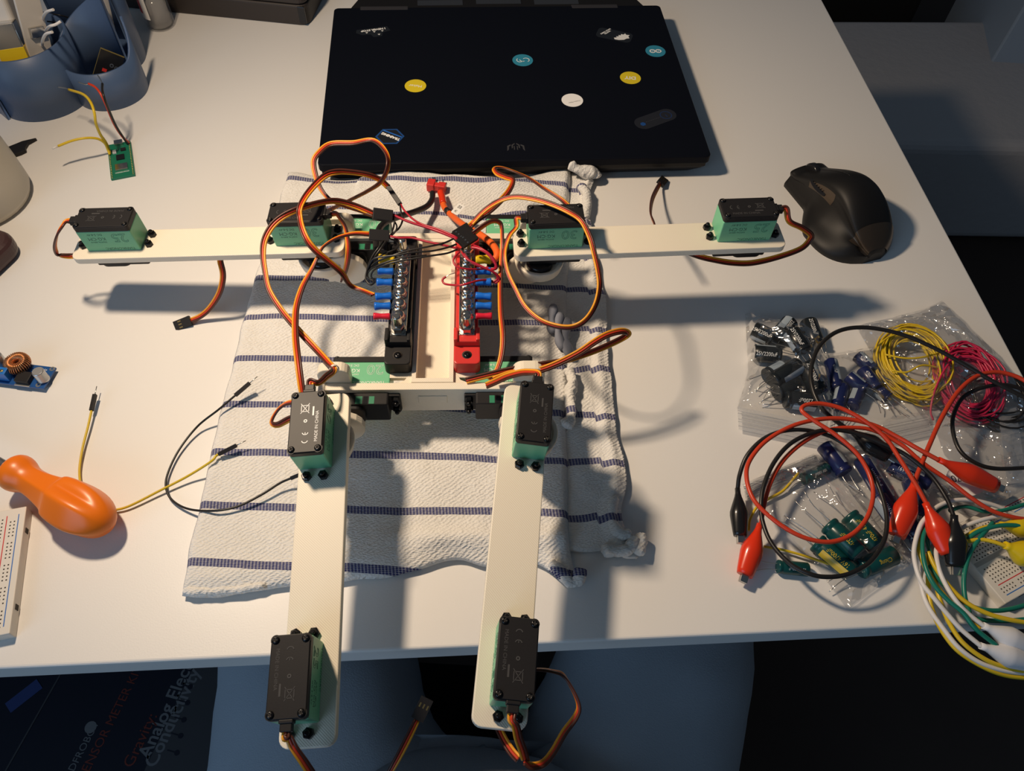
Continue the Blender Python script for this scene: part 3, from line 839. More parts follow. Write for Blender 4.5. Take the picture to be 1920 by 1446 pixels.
def servo_cable(pts, k=7, tw=None, flip=1, plug=None, parent=None, r=.082, sp=.155, lab=None, top=None, srv=None):
    Q_ = [at(*p) for p in pts]
    if srv is not None:                       # begin inside the servo's cable boot
        Q_[0] = SP[srv] @ V((-2.45, 0, 2.15)); Q_.insert(1, SP[srv] @ V((-2.85, 0, 2.15)))
    P_ = smooth(Q_, k)
    mb, _ = ribbon_mb(P_, r, sp, tw, flip)
    o = mb.build('servo_cable', [M['brown_w'], M['red_w'], M['orange_w']], None if top else bot_)
    if top: tag(o, top, 'cable')
    if lab: o['label'] = lab
    if plug == 'end': add_plug(o, P_[-1], P_[-1] - P_[-3])
    if plug == 'start': add_plug(o, P_[0], P_[0] - P_[2])
    return o
def wave(a0, a1, f=1.0, ph=0): return lambda t: a0 + a1 * math.sin(2 * math.pi * f * t + ph)
# outer left servo: loop, runs under the beam, hangs down with a free plug
servo_cable([(131, 418, 8.7), (116, 425, 7.9), (107, 441, 7.3), (103, 462, 6.0), (108, 476, 4.9), (122, 480, 4.6), (150, 479, 4.4), (250, 470, 4.6), (360, 468, 5.2), (405, 474, 5.4), (414, 495, 5.2), (418, 520, 4.2), (411, 550, 2.8), (394, 577, 1.4), (376, 593, .6), (358, 601, .35)], plug='end', tw=wave(.4, .5), srv=1)
# inner left servo: short cable down beside the bracket
servo_cable([(624, 406, 8.9), (636, 408, 8.8), (646, 424, 8.2), (651, 445, 7.6), (653, 470, 7.0), (651, 492, 6.0), (646, 512, 4.6), (640, 525, 3.4)], tw=wave(.7, .5), srv=0)
# front left inner servo: tied at the corner, big sweep to the left and over to the upper plug
servo_cable([(588, 729, 9.4), (597, 718, 9.6), (612, 706, 9.2), (626, 693, 8.2), (614, 678, 7.6), (590, 652, 7.4), (560, 620, 7.6), (530, 585, 8.0), (505, 545, 8.4), (497, 510, 8.8), (493, 478, 9.2), (496, 450, 9.6), (510, 424, 10.0), (532, 405, 10.3), (562, 391, 10.5), (600, 380, 10.4), (632, 377, 10.0), (665, 386, 9.4), (702, 402, 8.8)], tw=wave(.2, .7, 1.5), srv=4)
# arch that ends in the slanting sleeve
servo_cable([(700, 553, 6.3), (678, 544, 6.0), (657, 535, 6.2), (640, 511, 7.6), (612, 487, 8.8), (592, 470, 9.5), (577, 452, 10.0), (567, 430, 10.3), (562, 408, 10.5), (562, 390, 10.8), (573, 368, 10.9), (592, 345, 10.6), (612, 328, 10.3), (633, 322, 10.2), (660, 323, 10.0), (690, 328, 9.7), (712, 337, 9.2), (728, 351, 8.6)], tw=wave(.3, .6, 1.3, 1))
# high loop over the laptop's corner
servo_cable([(616, 395, 5.6), (630, 388, 6.0), (655, 376, 7.0), (690, 358, 8.4), (714, 341, 9.6), (727, 314, 10.8), (724, 286, 11.2), (700, 263, 11.2), (662, 268, 11.0), (620, 270, 10.8), (598, 286, 10.6), (588, 303, 10.3), (592, 330, 9.8), (602, 355, 9.3), (620, 375, 9.0), (650, 388, 8.9), (676, 397, 8.8), (702, 407, 8.7)], tw=wave(.9, .7, 1.2, .5))
# lower plug cable running down to the front left leg
servo_cable([(694, 439, 8.4), (664, 438, 8.7), (632, 446, 9.0), (607, 462, 9.0), (597, 479, 8.9), (584, 506, 8.6), (566, 540, 8.4), (555, 580, 8.2), (554, 630, 8.2), (559, 680, 8.2), (565, 725, 7.8), (568, 745, 7.4), (556, 752, 7.2), (536, 757, 6.6), (520, 770, 6.0), (509, 791, 5.6), (520, 797, 5.8), (545, 785, 6.2), (575, 778, 6.4)], tw=wave(.5, .6, 1.6))
# outer front left servo
servo_cable([(537, 1363, 9.2), (541, 1382, 7.6), (552, 1404, 7.3), (570, 1430, 6.7), (590, 1462, 5.8), (604, 1500, 4.6)], tw=wave(.2, .2), flip=1, srv=5)
# free plug hanging in front of the desk edge
servo_cable([(690, 1520, -5), (712, 1480, -4), (736, 1440, -3), (760, 1395, -2.4), (782, 1350, -2)], plug='end', tw=wave(.6, .3), top='loose servo cable whose black plug hangs in front of the lap')
# outer front right servo
servo_cable([(966, 1339, 9.0), (967, 1362, 8.2), (972, 1384, 7.4), (980, 1407, 6.4), (985, 1425, 5.7)], tw=wave(.3, .3), srv=7)
servo_cable([(932, 1358, 5.2), (944, 1385, 5.3), (958, 1408, 5.4), (972, 1424, 5.5)], tw=wave(.1, .2), flip=-1)
servo_cable([(985, 1262, 5.3), (1006, 1256, 5.6), (1036, 1259, 6.0), (1056, 1267, 6.4), (1074, 1294, 6.2), (1085, 1324, 6.0), (1079, 1345, 5.8), (1058, 1374, 5.6), (1036, 1412, 5.4), (1018, 1432, 5.4), (997, 1437, 5.6), (983, 1428, 5.8)], tw=wave(1.2, .2))
# inner right servo: large round loop
servo_cable([(976, 417, 9.3), (968, 426, 9.4), (956, 441, 9.3), (948, 462, 9.0), (946, 482, 8.8), (952, 512, 8.4), (966, 542, 8.2), (984, 575, 8.0), (1012, 600, 8.0), (1045, 612, 8.2), (1074, 613, 8.4), (1098, 600, 8.8), (1116, 573, 9.2), (1124, 540, 9.6), (1122, 510, 9.9), (1114, 474, 10.2), (1106, 445, 10.5), (1090, 414, 10.7), (1066, 397, 10.8), (1032, 382, 10.7), (1000, 373, 10.5), (968, 369, 10.2), (942, 374, 9.8), (918, 387, 9.4), (900, 402, 9.0), (884, 420, 8.6)], tw=wave(.75, .3, 1.0), flip=-1, srv=2)
# folded loop above it
servo_cable([(1066, 386, 6.2), (1050, 372, 6.4), (1020, 353, 6.4), (992, 334, 6.2), (965, 322, 6.0), (940, 314, 6.0), (927, 316, 6.2), (932, 325, 6.6), (948, 332, 7.0), (961, 338, 7.4), (955, 356, 8.0), (938, 377, 8.4), (917, 396, 8.6), (895, 412, 8.6), (881, 424, 8.5)], tw=wave(.4, .7, .8))
# cable down the right of the red bus bar
servo_cable([(887, 438, 8.4), (905, 424, 8.8), (922, 415, 9.0), (936, 417, 8.8), (941, 430, 8.4), (941, 470, 7.6), (938, 530, 7.0), (939, 585, 6.8), (943, 630, 6.6), (940, 668, 6.2), (930, 698, 5.8), (918, 712, 5.7)], tw=wave(.9, .3))
# front right bundle
servo_cable([(874, 714, 5.7), (905, 706, 5.9), (945, 696, 6.2), (1000, 686, 6.6), (1060, 676, 6.9), (1110, 660, 7.1), (1150, 643, 7.2), (1174, 630, 7.3), (1177, 624, 7.6), (1164, 621, 8.0), (1138, 628, 8.2), (1112, 643, 8.0), (1084, 662, 7.6), (1040, 684, 7.0), (1000, 697, 6.6), (960, 700, 6.4), (925, 712, 6.2)], tw=wave(.3, .3, 1))
servo_cable([(1000, 706, 9.3), (994, 698, 9.3), (976, 699, 8.8), (950, 706, 7.8), (928, 716, 6.8), (912, 723, 6.2)], tw=wave(.2, .2), srv=6)
# outer right servo
servo_cable([(1466, 406, 9.6), (1480, 415, 9.4), (1503, 427, 8.8), (1520, 440, 8.0), (1518, 450, 7.4), (1500, 467, 6.8), (1455, 483, 6.2), (1410, 493, 5.8), (1375, 493, 5.8), (1342, 488, 5.9), (1305, 479, 6.0), (1260, 460, 6.2)], tw=wave(.5, .4), srv=3)
# plug lying by the laptop
servo_cable([(1234, 440, 5.8), (1227, 420, 5.0), (1220, 400, 3.8), (1223, 374, 2.2), (1233, 352, .9), (1238, 345, .6)], plug='end', tw=wave(.9, .3))

# connectors near the bus bars
def block_part(name, p0, p1, wd, th, mt, parent=bot_, lab=None):
    a, b_ = at(*p0), at(*p1); d_ = (b_ - a); L_ = d_.length; y = d_.normalized(); x = y.cross(CAMN).normalized(); z = x.cross(y)
    mb = MB(frame(a, x, y, z)); mb.box(-wd / 2, wd / 2, 0, L_, -th / 2, th / 2)
    o = mb.build(name, mt, parent, bev=.03)
    if lab: o['label'] = lab
    return o
block_part('plug_housing', (699, 401, 8.9), (736, 406, 8.6), .82, .62, M['black'])
block_part('plug_housing', (692, 440, 8.5), (730, 443, 8.3), .80, .34, M['black'])
block_part('plug_sleeve', (727, 349, 8.6), (750, 383, 8.2), .36, .3, M['black'])
for dz, k in ((0, 0), (.34, 1), (-.36, 2)):
    pass
def quad_housing(px, py, z, a_, n=3):
    o_ = at(px, py, z); d_ = V((math.cos(rad(a_)), math.sin(rad(a_)), -.05)).normalized(); x = d_.cross(V((0, -.35, .94))).normalized(); zz = x.cross(d_)
    mb = MB(frame(o_, x, d_, zz)); mb.box(-.40, .40, -.75, .7, -.15, .15); mb.c = 1
    for q_ in (-.26, 0, .26): mb.box(q_ - .05, q_ + .05, -.35, -.2, .145, .158)
    mb.build('plug_housing', [M['black'], M['silver']], bot_, bev=.025)
quad_housing(877, 449, 8.3, 48)
quad_housing(868, 434, 7.9, 48)
quad_housing(864, 438, 8.2, 52)

def wire(name, pts, r, mt, parent=bot_, k=7, n=6, ends=None):
    P_ = smooth([at(*p) for p in pts], k)
    mb = MB(); mb.tube(P_, r, n)
    return mb.build(name, mt, parent)
W_ = lambda pts, r=.07, mt='black_w': wire('jumper_wire', pts, r, M[mt])
# crimson feeds
W_([(751, 382, 8.2), (757, 393, 8.2), (772, 409, 8.2), (790, 420, 8.3), (822, 430, 8.4), (848, 441, 8.4), (858, 447, 8.3)], .075, 'crimson_w')
W_([(736, 402, 8.7), (748, 408, 8.6), (770, 417, 8.5), (802, 427, 8.4), (832, 438, 8.4), (858, 449, 8.3)], .10, 'crimson_w')
W_([(730, 443, 8.3), (750, 446, 8.3), (772, 446, 8.3), (800, 453, 8.3), (832, 460, 8.3), (858, 466, 8.2)], .085, 'crimson_w')
# black returns
W_([(750, 383, 8.2), (752, 398, 8.3), (755, 412, 8.2), (748, 428, 7.8), (737, 437, 7.6), (728, 446, 7.6)])
W_([(738, 404, 8.6), (739, 420, 8.4), (735, 434, 8.0), (729, 447, 7.8)])
W_([(736, 410, 8.6), (744, 424, 8.2), (740, 436, 7.9), (730, 446, 7.8), (742, 452, 7.8), (747, 460, 7.8), (742, 467, 7.8), (725, 474, 7.7), (706, 483, 7.5)], .065)
W_([(724, 452, 8.3), (714, 466, 8.2), (704, 480, 7.9), (697, 492, 7.5), (690, 506, 7.2)], .08)
W_([(718, 452, 8.3), (710, 464, 8.3), (700, 478, 8.0), (692, 494, 7.6), (688, 508, 7.2)], .07)
W_([(854, 446, 8.3), (832, 456, 8.4), (806, 462, 8.5), (774, 468, 8.4), (745, 476, 8.2), (716, 486, 7.8), (697, 498, 7.4), (688, 512, 7.1)])
W_([(856, 458, 8.3), (836, 465, 8.4), (808, 471, 8.5), (778, 473, 8.5), (748, 478, 8.4), (722, 481, 8.2), (702, 485, 8.0), (694, 494, 7.7), (688, 508, 7.3), (686, 524, 7.0), (695, 534, 6.9), (703, 529, 6.9)])
W_([(857, 468, 8.3), (838, 475, 8.4), (806, 480, 8.5), (770, 486, 8.4), (738, 492, 8.2), (712, 501, 7.8), (700, 508, 7.4), (696, 518, 7.1), (702, 526, 6.9)])
W_([(800, 479, 8.4), (770, 481, 8.4), (736, 488, 8.2), (708, 498, 7.8), (692, 508, 7.3), (690, 520, 7.0), (701, 527, 6.9)], .06)
# crimson loops on the red bus bar
W_([(884, 464, 8.2), (896, 466, 8.3), (912, 474, 8.3), (925, 488, 8.0), (931, 502, 7.6), (922, 505, 7.2), (912, 502, 7.0)], .11, 'crimson_w')
W_([(888, 460, 8.2), (902, 466, 8.4), (918, 477, 8.3), (929, 492, 7.9), (927, 504, 7.4), (918, 507, 7.0)], .085, 'crimson_w')
W_([(862, 472, 8.2), (854, 480, 8.2), (850, 489, 8.1), (855, 499, 8.0), (870, 504, 7.9), (892, 505, 7.6), (915, 504, 7.2)], .075, 'crimson_w')
W_([(866, 474, 8.2), (876, 486, 8.2), (893, 495, 8.1), (912, 504, 7.9), (928, 512, 7.6), (936, 522, 7.2), (930, 530, 6.9), (920, 526, 6.9)], .085, 'crimson_w')
W_([(870, 476, 8.2), (884, 492, 8.1), (905, 502, 7.9), (924, 510, 7.6), (933, 522, 7.2), (922, 530, 6.9)], .075, 'crimson_w')
W_([(836, 519, 7.4), (830, 524, 7.3), (832, 531, 7.2), (842, 534, 7.3), (862, 535, 7.7), (880, 531, 7.8), (898, 526, 7.5), (918, 525, 7.0)], .08, 'crimson_w')
W_([(836, 519, 7.4), (843, 515, 7.5), (853, 512, 7.5)], .03, 'silver')
# main power leads and plug
wire('power_lead', [(811, 361, 1.9), (810, 374, 1.9), (800, 387, 2.2), (778, 397, 3.0), (752, 405, 4.2), (728, 414, 5.2), (712, 428, 6.0), (707, 448, 6.6), (706, 466, 6.8), (712, 480, 7.0)], .26, M['black_w'], n=10)
wire('power_lead', [(827, 364, 2.0), (830, 376, 2.0), (834, 390, 2.2), (850, 407, 3.0), (872, 424, 4.6), (900, 440, 6.4), (922, 457, 7.0), (932, 474, 7.2), (928, 486, 7.1), (915, 486, 7.0)], .27, M['orange_thick'], n=10)
wire('heat_shrink', [(826, 360, 2.0), (829, 370, 2.0), (831, 382, 2.1)], .31, M['red_boot'], n=10)
wire('black_band', [(838, 394, 2.4), (843, 400, 2.6)], .30, M['black'], n=10)
tp = MB(); a = at(819, 349, 1.9)
Mt = T(a) @ RZ(-8)
tp.M = Mt; tp.box(-.85, -.15, -.45, .45, -.4, .4); tp.box(.15, .85, -.45, .25, -.4, .4); tp.box(-.3, .3, -.35, .2, -.3, .3)
tpo = tp.build('power_plug', M['red'], bot_, bev=.08)
tp = MB(Mt); tp.box(-.62, -.3, .4, .95, -.1, .1); tp.build('contact_blade', M['silver'], tpo); tp = MB(Mt); tp.box(.42, .52, .2, .75, -.25, .25); tp.build('contact_blade', M['silver'], tpo)
a = at(853, 399, 3.4); b_ = at(868, 382, 3.4)
y = (b_ - a).normalized(); x = y.cross(V((0, -.3, .95))).normalized(); z = x.cross(y)
tgm = MB(frame(a, x, y, z)); tgm.prism(rrect(-.33, .33, -.15, 1.15, .12), -.01, .015)
tgo = tgm.build('paper_tag', M['paper'], bot_)
g = MB(frame(a, x, y, z) @ T(0, 0, .016)); ring_mb(g, .1, .14, 0, .006, 10, 0, .2, 60, 300); g.box(-.1, .04, .18, .22, 0, .006)
g.box(-.14, .14, .9, .94, 0, .006); g.box(-.14, .14, .62, .65, 0, .006); g.box(-.14, -.11, .62, .9, 0, .006); g.box(.11, .14, .62, .9, 0, .006)
m0 = g.M
for q_ in (45, -45): g.M = m0 @ T(0, .77, 0) @ RZ(q_); g.box(-.17, .17, -.012, .012, 0, .006)
g.build('tag_marking', M['hole'], tgo)
# clear tie round the front left cable
a = at(627, 692, 7.8); tie = MB(T(a) @ RZ(35) @ RX(65)); ring_mb(tie, .24, .30, -.12, .12, 14); tie.build('cable_tie', M['warm_white'], bot_)

# ------------------------------------------------------------------ left of the desk
# blue printed pen pot: wrapping wall of two round cells
def wall_path(mb, P2, th, z0, ztop):
    """vertical wall following a plan curve; ztop(i/n) gives its upper edge"""
    n = len(P2); L_ = []; Rr = []
    for i in range(n):
        t = (P2[min(i + 1, n - 1)] - P2[max(i - 1, 0)]).normalized(); q = V((-t.y, t.x, 0)) * th / 2
        L_.append(P2[i] + q); Rr.append(P2[i] - q)
    vs = []; fs = []
    for i in range(n):
        zt = ztop(i / (n - 1))
        for p, zz in ((L_[i], z0), (Rr[i], z0), (Rr[i], zt), (L_[i], zt)): vs.append((p.x, p.y, zz))
    for i in range(n - 1):
        for k in range(4):
            l = (k + 1) % 4; fs.append((i * 4 + k, i * 4 + l, (i + 1) * 4 + l, (i + 1) * 4 + k))
    fs += [(0, 1, 2, 3), ((n - 1) * 4 + 3, (n - 1) * 4 + 2, (n - 1) * 4 + 1, (n - 1) * 4)]
    return mb.add(vs, fs, True)
c1 = at(187, 209, 0) + V((0, 3.45, 0)); c1.z = 0
c0 = at(58, 229, 0) + V((-.2, 4.4, 0)); c0.z = 0
pot = empty('pen_pot', c0, 'slate blue printed pen pot of two round cells stuffed with electronics', 'pen pot')
def arc(c_, r, a0, a1, n=30, r1=None): return [V((c_.x + (r + ((r1 or r) - r) * i / n) * math.cos(rad(a0 + (a1 - a0) * i / n)), c_.y + (r + ((r1 or r) - r) * i / n) * math.sin(rad(a0 + (a1 - a0) * i / n)), 0)) for i in range(n + 1)]
def rise(lo, hi, k0, k1): return lambda t: lo + (hi - lo) * (0 if t < k0 else 1 if t > k1 else (1 - math.cos(math.pi * (t - k0) / (k1 - k0))) / 2)
pw = MB()
wall_path(pw, arc(c1, 3.5, 34, -296, 66, 3.0), .22, 0, lambda t: 3.9 + (3.0 * ((.16 - t) / .16) ** 1.6 if t < .16 else 0 if t < .56 else 5.0 * (t - .56) / .44))
pw.build('small_cell_wall', M['blue_cup'], pot)
pw = MB(); cbk = c1 + V((-2.0, 5.4, 0))
wall_path(pw, arc(cbk, 3.5, -20, 205, 36), .22, 0, lambda t: 10.2)
pw.build('back_cell_wall', M['blue_cup'], pot)
pw = MB(); wall_path(pw, arc(c0, 4.3, 60, -300, 60), .24, 0, lambda t: 6.3)
pw.build('large_cell_wall', M['blue_cup'], pot)
pw = MB(); a = at(10, 228, 0); wall_path(pw, [V((a.x - 4, a.y + 3.0, 0)), V((a.x - .8, a.y + 1.2, 0)), V((a.x + .3, a.y + .3, 0))], .25, 0, lambda t: 3.6 - 1.6 * t)
pw.build('base_fin', M['blue_cup'], pot)
pw = MB(); pw.prism([(p.x, p.y) for p in arc(c1, 3.3, 0, 350, 30)], 0, .25); pw.prism([(p.x, p.y) for p in arc(c0, 4.2, 0, 350, 30)], .001, .25); pw.prism([(p.x, p.y) for p in arc(cbk, 3.5, 0, 350, 30)], .002, .25)
pw.build('floor_plate', M['blue_cup'], pot)
# things inside the pot
def board_thing(name, label, cat_, p0, p1, up, wd, th, mt, group=None):
    """a flat board leaning from p0 (bottom, cm) to p1 (top)"""
    p0, p1 = V(p0), V(p1); y = (p1 - p0); L_ = y.length; y.normalize(); x = y.cross(V(up)).normalized(); z = x.cross(y)
    Mx = frame(p0, x, y, z); e = empty(name, p0, label, cat_, group)
    MB(Mx).box(-wd / 2, wd / 2, 0, L_, -th / 2, th / 2).build('board', mt, e, bev=.02)
    return e, Mx, L_
e, Mx, L_ = board_thing('sensor_board', 'small black and olive circuit board with plated holes inside the small pot cell', 'circuit board', c1 + V((-.2, -2.6, .6)), c1 + V((1.7, .2, 4.2)), (.75, -.45, .5), 2.2, .16, M['pcb_olive'])
g = MB(Mx); g.box(-1.1, 1.1, .2, L_ - .1, .08, .14); g.build('front_face', M['black_gloss'], e)
for x_, y_ in ((.2, 3.7), (.65, 3.6), (.5, 3.1)):
    g = MB(Mx); ring_mb(g, .1, .19, .14, .17, 14, x_, y_); g.build('plated_hole', M['silver'], e)
g = MB(Mx); g.box(-.5, -.1, 2.9, 3.2, .14, .18); g.build('red_led', M['red'], e)
g = MB(Mx); g.box(-.9, .8, 1.1, 2.3, .14, .42); g.build('metal_can', M['steel'], e, bev=.05)
g = MB(Mx); g.box(-1.0, -.4, .3, 1.0, .14, .6); g.build('white_socket', M['white_w'], e)
p0 = c0 + V((1.2, -.6, 1)); 
e, Mx, L_ = board_thing('light_strip_module', 'beige circuit module standing at the right of the large pot cell', 'module', c0 + V((1.5, -1.6, .6)), c0 + V((2.3, .9, 9.8)), (-.8, .5, .3), 2.4, .25, M['warm_white'])
for y_ in (3.5, 6):
    g = MB(Mx); g.box(-.7, .7, y_, y_ + .9, -.45, -.1); g.build('component', M['steel'], e, bev=.05)
e = empty('camera_module', c0 + V((-.3, -1, .3)), 'grey square module with yellow band in the large pot cell', 'module')
a_ = T(c0 + V((.2, -1.5, 5.6))) @ RZ(22) @ RX(-18)
MB(a_).box(-1.1, 1.1, -1.0, 1.0, -4.1, 2.6).build('housing', M['steel'], e, bev=.1)
MB(a_).box(-1.15, 1.15, -1.06, 1.06, -1.0, .5).build('yellow_band', M['yellow_sleeve'], e, bev=.03)
e = empty('white_adapter', c0 + V((-1.6, .8, .3)), 'off-white plug adapter sticking out of the large pot cell', 'adapter')
a_ = T(c0 + V((-1.2, 1.0, 7.6))) @ RZ(10) @ RX(-12)
MB(a_).prism(rrect(-1.7, 1.7, -1.5, 1.5, .5), -6.5, 3.6).build('body', M['warm_white'], e, bev=.15)
MB(a_).prism(rrect(-.9, .9, -.7, .7, .3), 3.6, 4.2).build('raised_face', M['warm_white'], e, bev=.12)
a_ = T(c0 + V((-2.6, -2.0, 4.4))) @ RZ(-15) @ RX(25)
e = empty('plate_with_eyelet', c0 + V((-2.6, -2.0, .3)), 'beige plate with a pale eyelet at the rim of the large pot cell', 'plate')
MB(a_).box(-1.3, 1.3, -.12, .12, -3.6, 2.4).build('plate', M['warm_white'], e, bev=.04)
g = MB(a_ @ T(.3, -.13, 1.0) @ RX(90)); ring_mb(g, .2, .42, 0, .06, 18); g.build('eyelet', M['paper'], e)
for i, pts in enumerate(([(100, 18, 10), (88, 22, 9.6), (82, 30, 8.6), (80, 40, 6)], [(114, 40, 9.4), (104, 46, 9.2), (92, 50, 8.8), (84, 60, 6)], [(98, 60, 9.0), (86, 64, 8.6), (80, 76, 7.4), (79, 88, 5)])):
    tag(wire('white_wire_end', pts, .13, M['white_w'], None), ['white wire stub curling out of the pot, topmost of three', 'white wire stub curling out of the pot, middle of three', 'white wire stub curling out of the pot, lowest of three'][i], 'wire', 'white wire stubs in the pen pot')
e = empty('probe_leads', cbk, 'thin black twisted leads inside the back cell of the pot', 'cable')
for pts in ([(86, 25, 6), (110, 28, 6), (130, 34, 5.5), (140, 46, 5), (152, 52, 4)], [(88, 40, 6), (118, 44, 5.5), (140, 50, 5), (152, 52, 4)], [(112, 90, 4.6), (118, 104, 4.8), (126, 118, 4.2)]):
    wire('lead', pts, .07, M['black_w'], e)
e, Mx, L_ = board_thing('paper_card', 'cream folded card standing in the back cell of the pot', 'card', c1 + V((-.6, 4.1, .4)), c1 + V((.4, 5.0, 9.0)), (1, -.5, 0), 1.3, .05, M['paper'])

# microcontroller board with wires
b0, b1, b2, b3 = at(205, 273, .12), at(242, 268, .12), at(252, 328, .12), at(210, 337, .12)
cen = (b0 + b1 + b2 + b3) / 4; yv = ((b0 + b1) / 2 - (b2 + b3) / 2).normalized(); xv = yv.cross(V((0, 0, 1))); 
PM = frame(V((cen.x, cen.y, .12)), xv, yv, V((0, 0, 1)))
pico = empty('microcontroller_board', V((cen.x, cen.y, 0)), 'small green microcontroller board with soldered wires on the white desk', 'circuit board')
MB(PM).box(-1.05, 1.05, -2.55, 2.55, -.1, .1).build('board', M['pcb_green'], pico, bev=.02)
for sx in (-1, 1):
    g = MB(PM)
    for i in range(20): g.lathe([(.07, .1), (.06, .14), (0, .15)], 8, (sx * .92, -2.4 + i * .254, 0))
    g.build('pin_row', M['gold'], pico)['kind'] = 'stuff'
MB(PM).box(-.38, .38, 2.1, 2.75, .1, .36).build('usb_socket', M['steel'], pico, bev=.04)
MB(PM).box(-.36, .36, -.05, .67, .1, .2).build('chip', M['black_gloss'], pico)
MB(PM).box(-.55, .55, -1.6, -.75, .1, .26).build('metal_can', M['steel'], pico, bev=.03)
MB(PM).box(-.62, -.3, 1.0, 1.45, .1, .22).build('button', M['white_w'], pico)
MB(PM).box(.1, .55, 1.2, 1.6, .1, .2).build('regulator', M['black'], pico)
text('lettering', 'W5500-PICO', .22, PM @ T(0, -1.85, .102), M['white_ink'], pico, ext=.003)
wire('yellow_lead', [(206, 288, .3), (203, 277, .7), (197, 265, 1.6), (188, 252, 2.6), (180, 232, 4.2), (177, 212, 5.2), (170, 192, 5.6), (156, 177, 5.4), (129, 168, 4.6)], .13, M['yellow_w'], pico)
wire('yellow_lead', [(206, 290, .3), (202, 280, .7), (196, 268, 1.5), (182, 260, 2.2), (160, 259, 2.6), (135, 264, 2.6), (109, 274, 2.4)], .12, M['yellow_w'], pico)
wire('bare_end', [(109, 274, 2.4), (98, 279, 2.4)], .09, M['white_w'], pico)
wire('bare_end', [(129, 168, 4.6), (122, 165, 4.5), (109, 163, 4.4)], .05, M['silver'], pico)
wire('black_lead', [(240, 270, .3), (230, 256, 1.2), (217, 235, 2.6), (205, 208, 4.2), (196, 185, 5.4), (192, 170, 5.8), (192, 157, 5.8)], .11, M['black_w'], pico)
wire('red_lead', [(242, 268, .3), (232, 259, 1.0), (220, 243, 2.0), (210, 224, 3.0), (198, 195, 4.6), (188, 175, 5.4), (178, 163, 5.6), (166, 157, 5.6)], .11, M['red_w'], pico)
wire('bare_end', [(192, 157, 5.8), (187, 147, 5.9), (183, 141, 6.0)], .06, M['silver'], pico)
wire('bare_end', [(166, 157, 5.6), (160, 158, 5.5), (147, 154, 5.4)], .05, M['silver'], pico)

# small bottle, dark case, mug, plum object, black scraper
bt = empty('small_bottle', at(300, 62, 0), 'small clear bottle with red and green label beside the dark case', 'bottle')
bc = at(298, 56, 0) + V((0, .9, 0)); bc.z = 0
bp_ = MB(T(bc)); bp_.lathe([(1.1, 0), (1.45, .15), (1.5, .5), (1.5, 8.0), (1.2, 9.0), (.6, 9.6), (.6, 10.6)], 28); bp_.build('body', M['clear'], bt)
bl_ = MB(T(bc)); bl_.lathe([(1.25, .3), (1.25, 3.2), (.2, 3.3)], 24); bl_.build('contents', mat('grey_gel', lin(.36, .35, .34), .12), bt)
lbm = MB(T(bc)); ring_mb(lbm, 1.505, 1.53, 1.4, 7.0, 24, 0, 0, 150, 262); lbm.build('label', M['paper'], bt)
lbm = MB(T(bc)); ring_mb(lbm, 1.53, 1.545, 2.0, 4.2, 6, 0, 0, 205, 235); lbm.build('label_patch', M['line_red'], bt)
lbm = MB(T(bc)); ring_mb(lbm, 1.53, 1.545, 4.8, 6.4, 6, 0, 0, 200, 232); lbm.build('label_patch', M['pcb_green'], bt)
MB(T(bc)).lathe([(.75, 10.0), (.75, 11.6)], 16).build('cap', M['white_w'], bt)
k0, k1, k2 = at(322, 24, 0), at(580, 50, 0), at(634, -20, 0)
u_ = (k1 - k0); u_.z = 0; Lk = u_.length; u_.normalize(); v_ = V((-u_.y, u_.x, 0))
cs = empty('equipment_case', k0.lerp(k1, .5), 'dark charcoal hard case at the back left of the laptop', 'case')
CM = frame(V((k0.x, k0.y, 0)), u_, v_, V((0, 0, 1)))
g = MB(CM); g.prism(rrect(-6, Lk, 0, 17, 1.0), 0, 2.3); g.build('lower_shell', M['black'] if False else mat('charcoal_shell', lin(.035, .028, .025), .55), cs, bev=.25, seg=3)
g = MB(CM); g.prism(rrect(-6, Lk, 0, 17, 1.0), 2.36, 5.6); g.build('upper_shell', mat('charcoal_lid', lin(.035, .028, .026), .5), cs, bev=.3, seg=3)
g = MB(CM); g.box(Lk - 1.0, Lk - .2, -.06, .15, .3, 2.2); g.build('latch', M['black_gloss'], cs, bev=.05)
mc = at(0, 440, 0) + V((-3.6, 4.0, 0)); mc.z = 0
mg = MB(T(mc)); mg.lathe([(3.7, 0), (4.35, .25), (4.6, .9), (4.5, 3), (4.2, 6.5), (3.9, 10), (3.65, 10), (3.9, 6.5), (4.2, 2.5), (3.9, .8), (0, .8)], 40)
tag(mg.build('cream_cup', M['mug']), 'cream ceramic cup cut off by the left edge of the picture', 'cup')
pc = at(0, 500, 0)
pm_ = MB(T(pc.x - 3.4, pc.y + .6, 0) @ RZ(-18)); pm_.prism(rrect(-5, 4.3, -3.4, 3.0, 1.6, 8), 0, 1.9)
tag(pm_.build('plum_gadget', M['plum'], bev=.7, seg=4), 'dark plum rounded gadget below the cream cup', 'gadget')
s0, s1, s2, s3, s4 = at(10, 290, .3), at(12, 283, .3), at(45, 270, .3), at(69, 262, .3), at(52, 279, .3)
bl = MB(); bl.prism([(p.x, p.y) for p in (at(0, 290, .1), at(14, 299, .1), at(40, 290, .1), at(50, 285, .1), at(49, 279, .1), at(54, 271, .1), at(70, 262, .1), at(44, 268, .1), at(12, 281, .1), at(0, 283, .1))], 0, .35)
tag(bl.build('plastic_scraper', M['black'], bev=.06), 'black pointed plastic scraper lying behind the cream cup', 'tool')

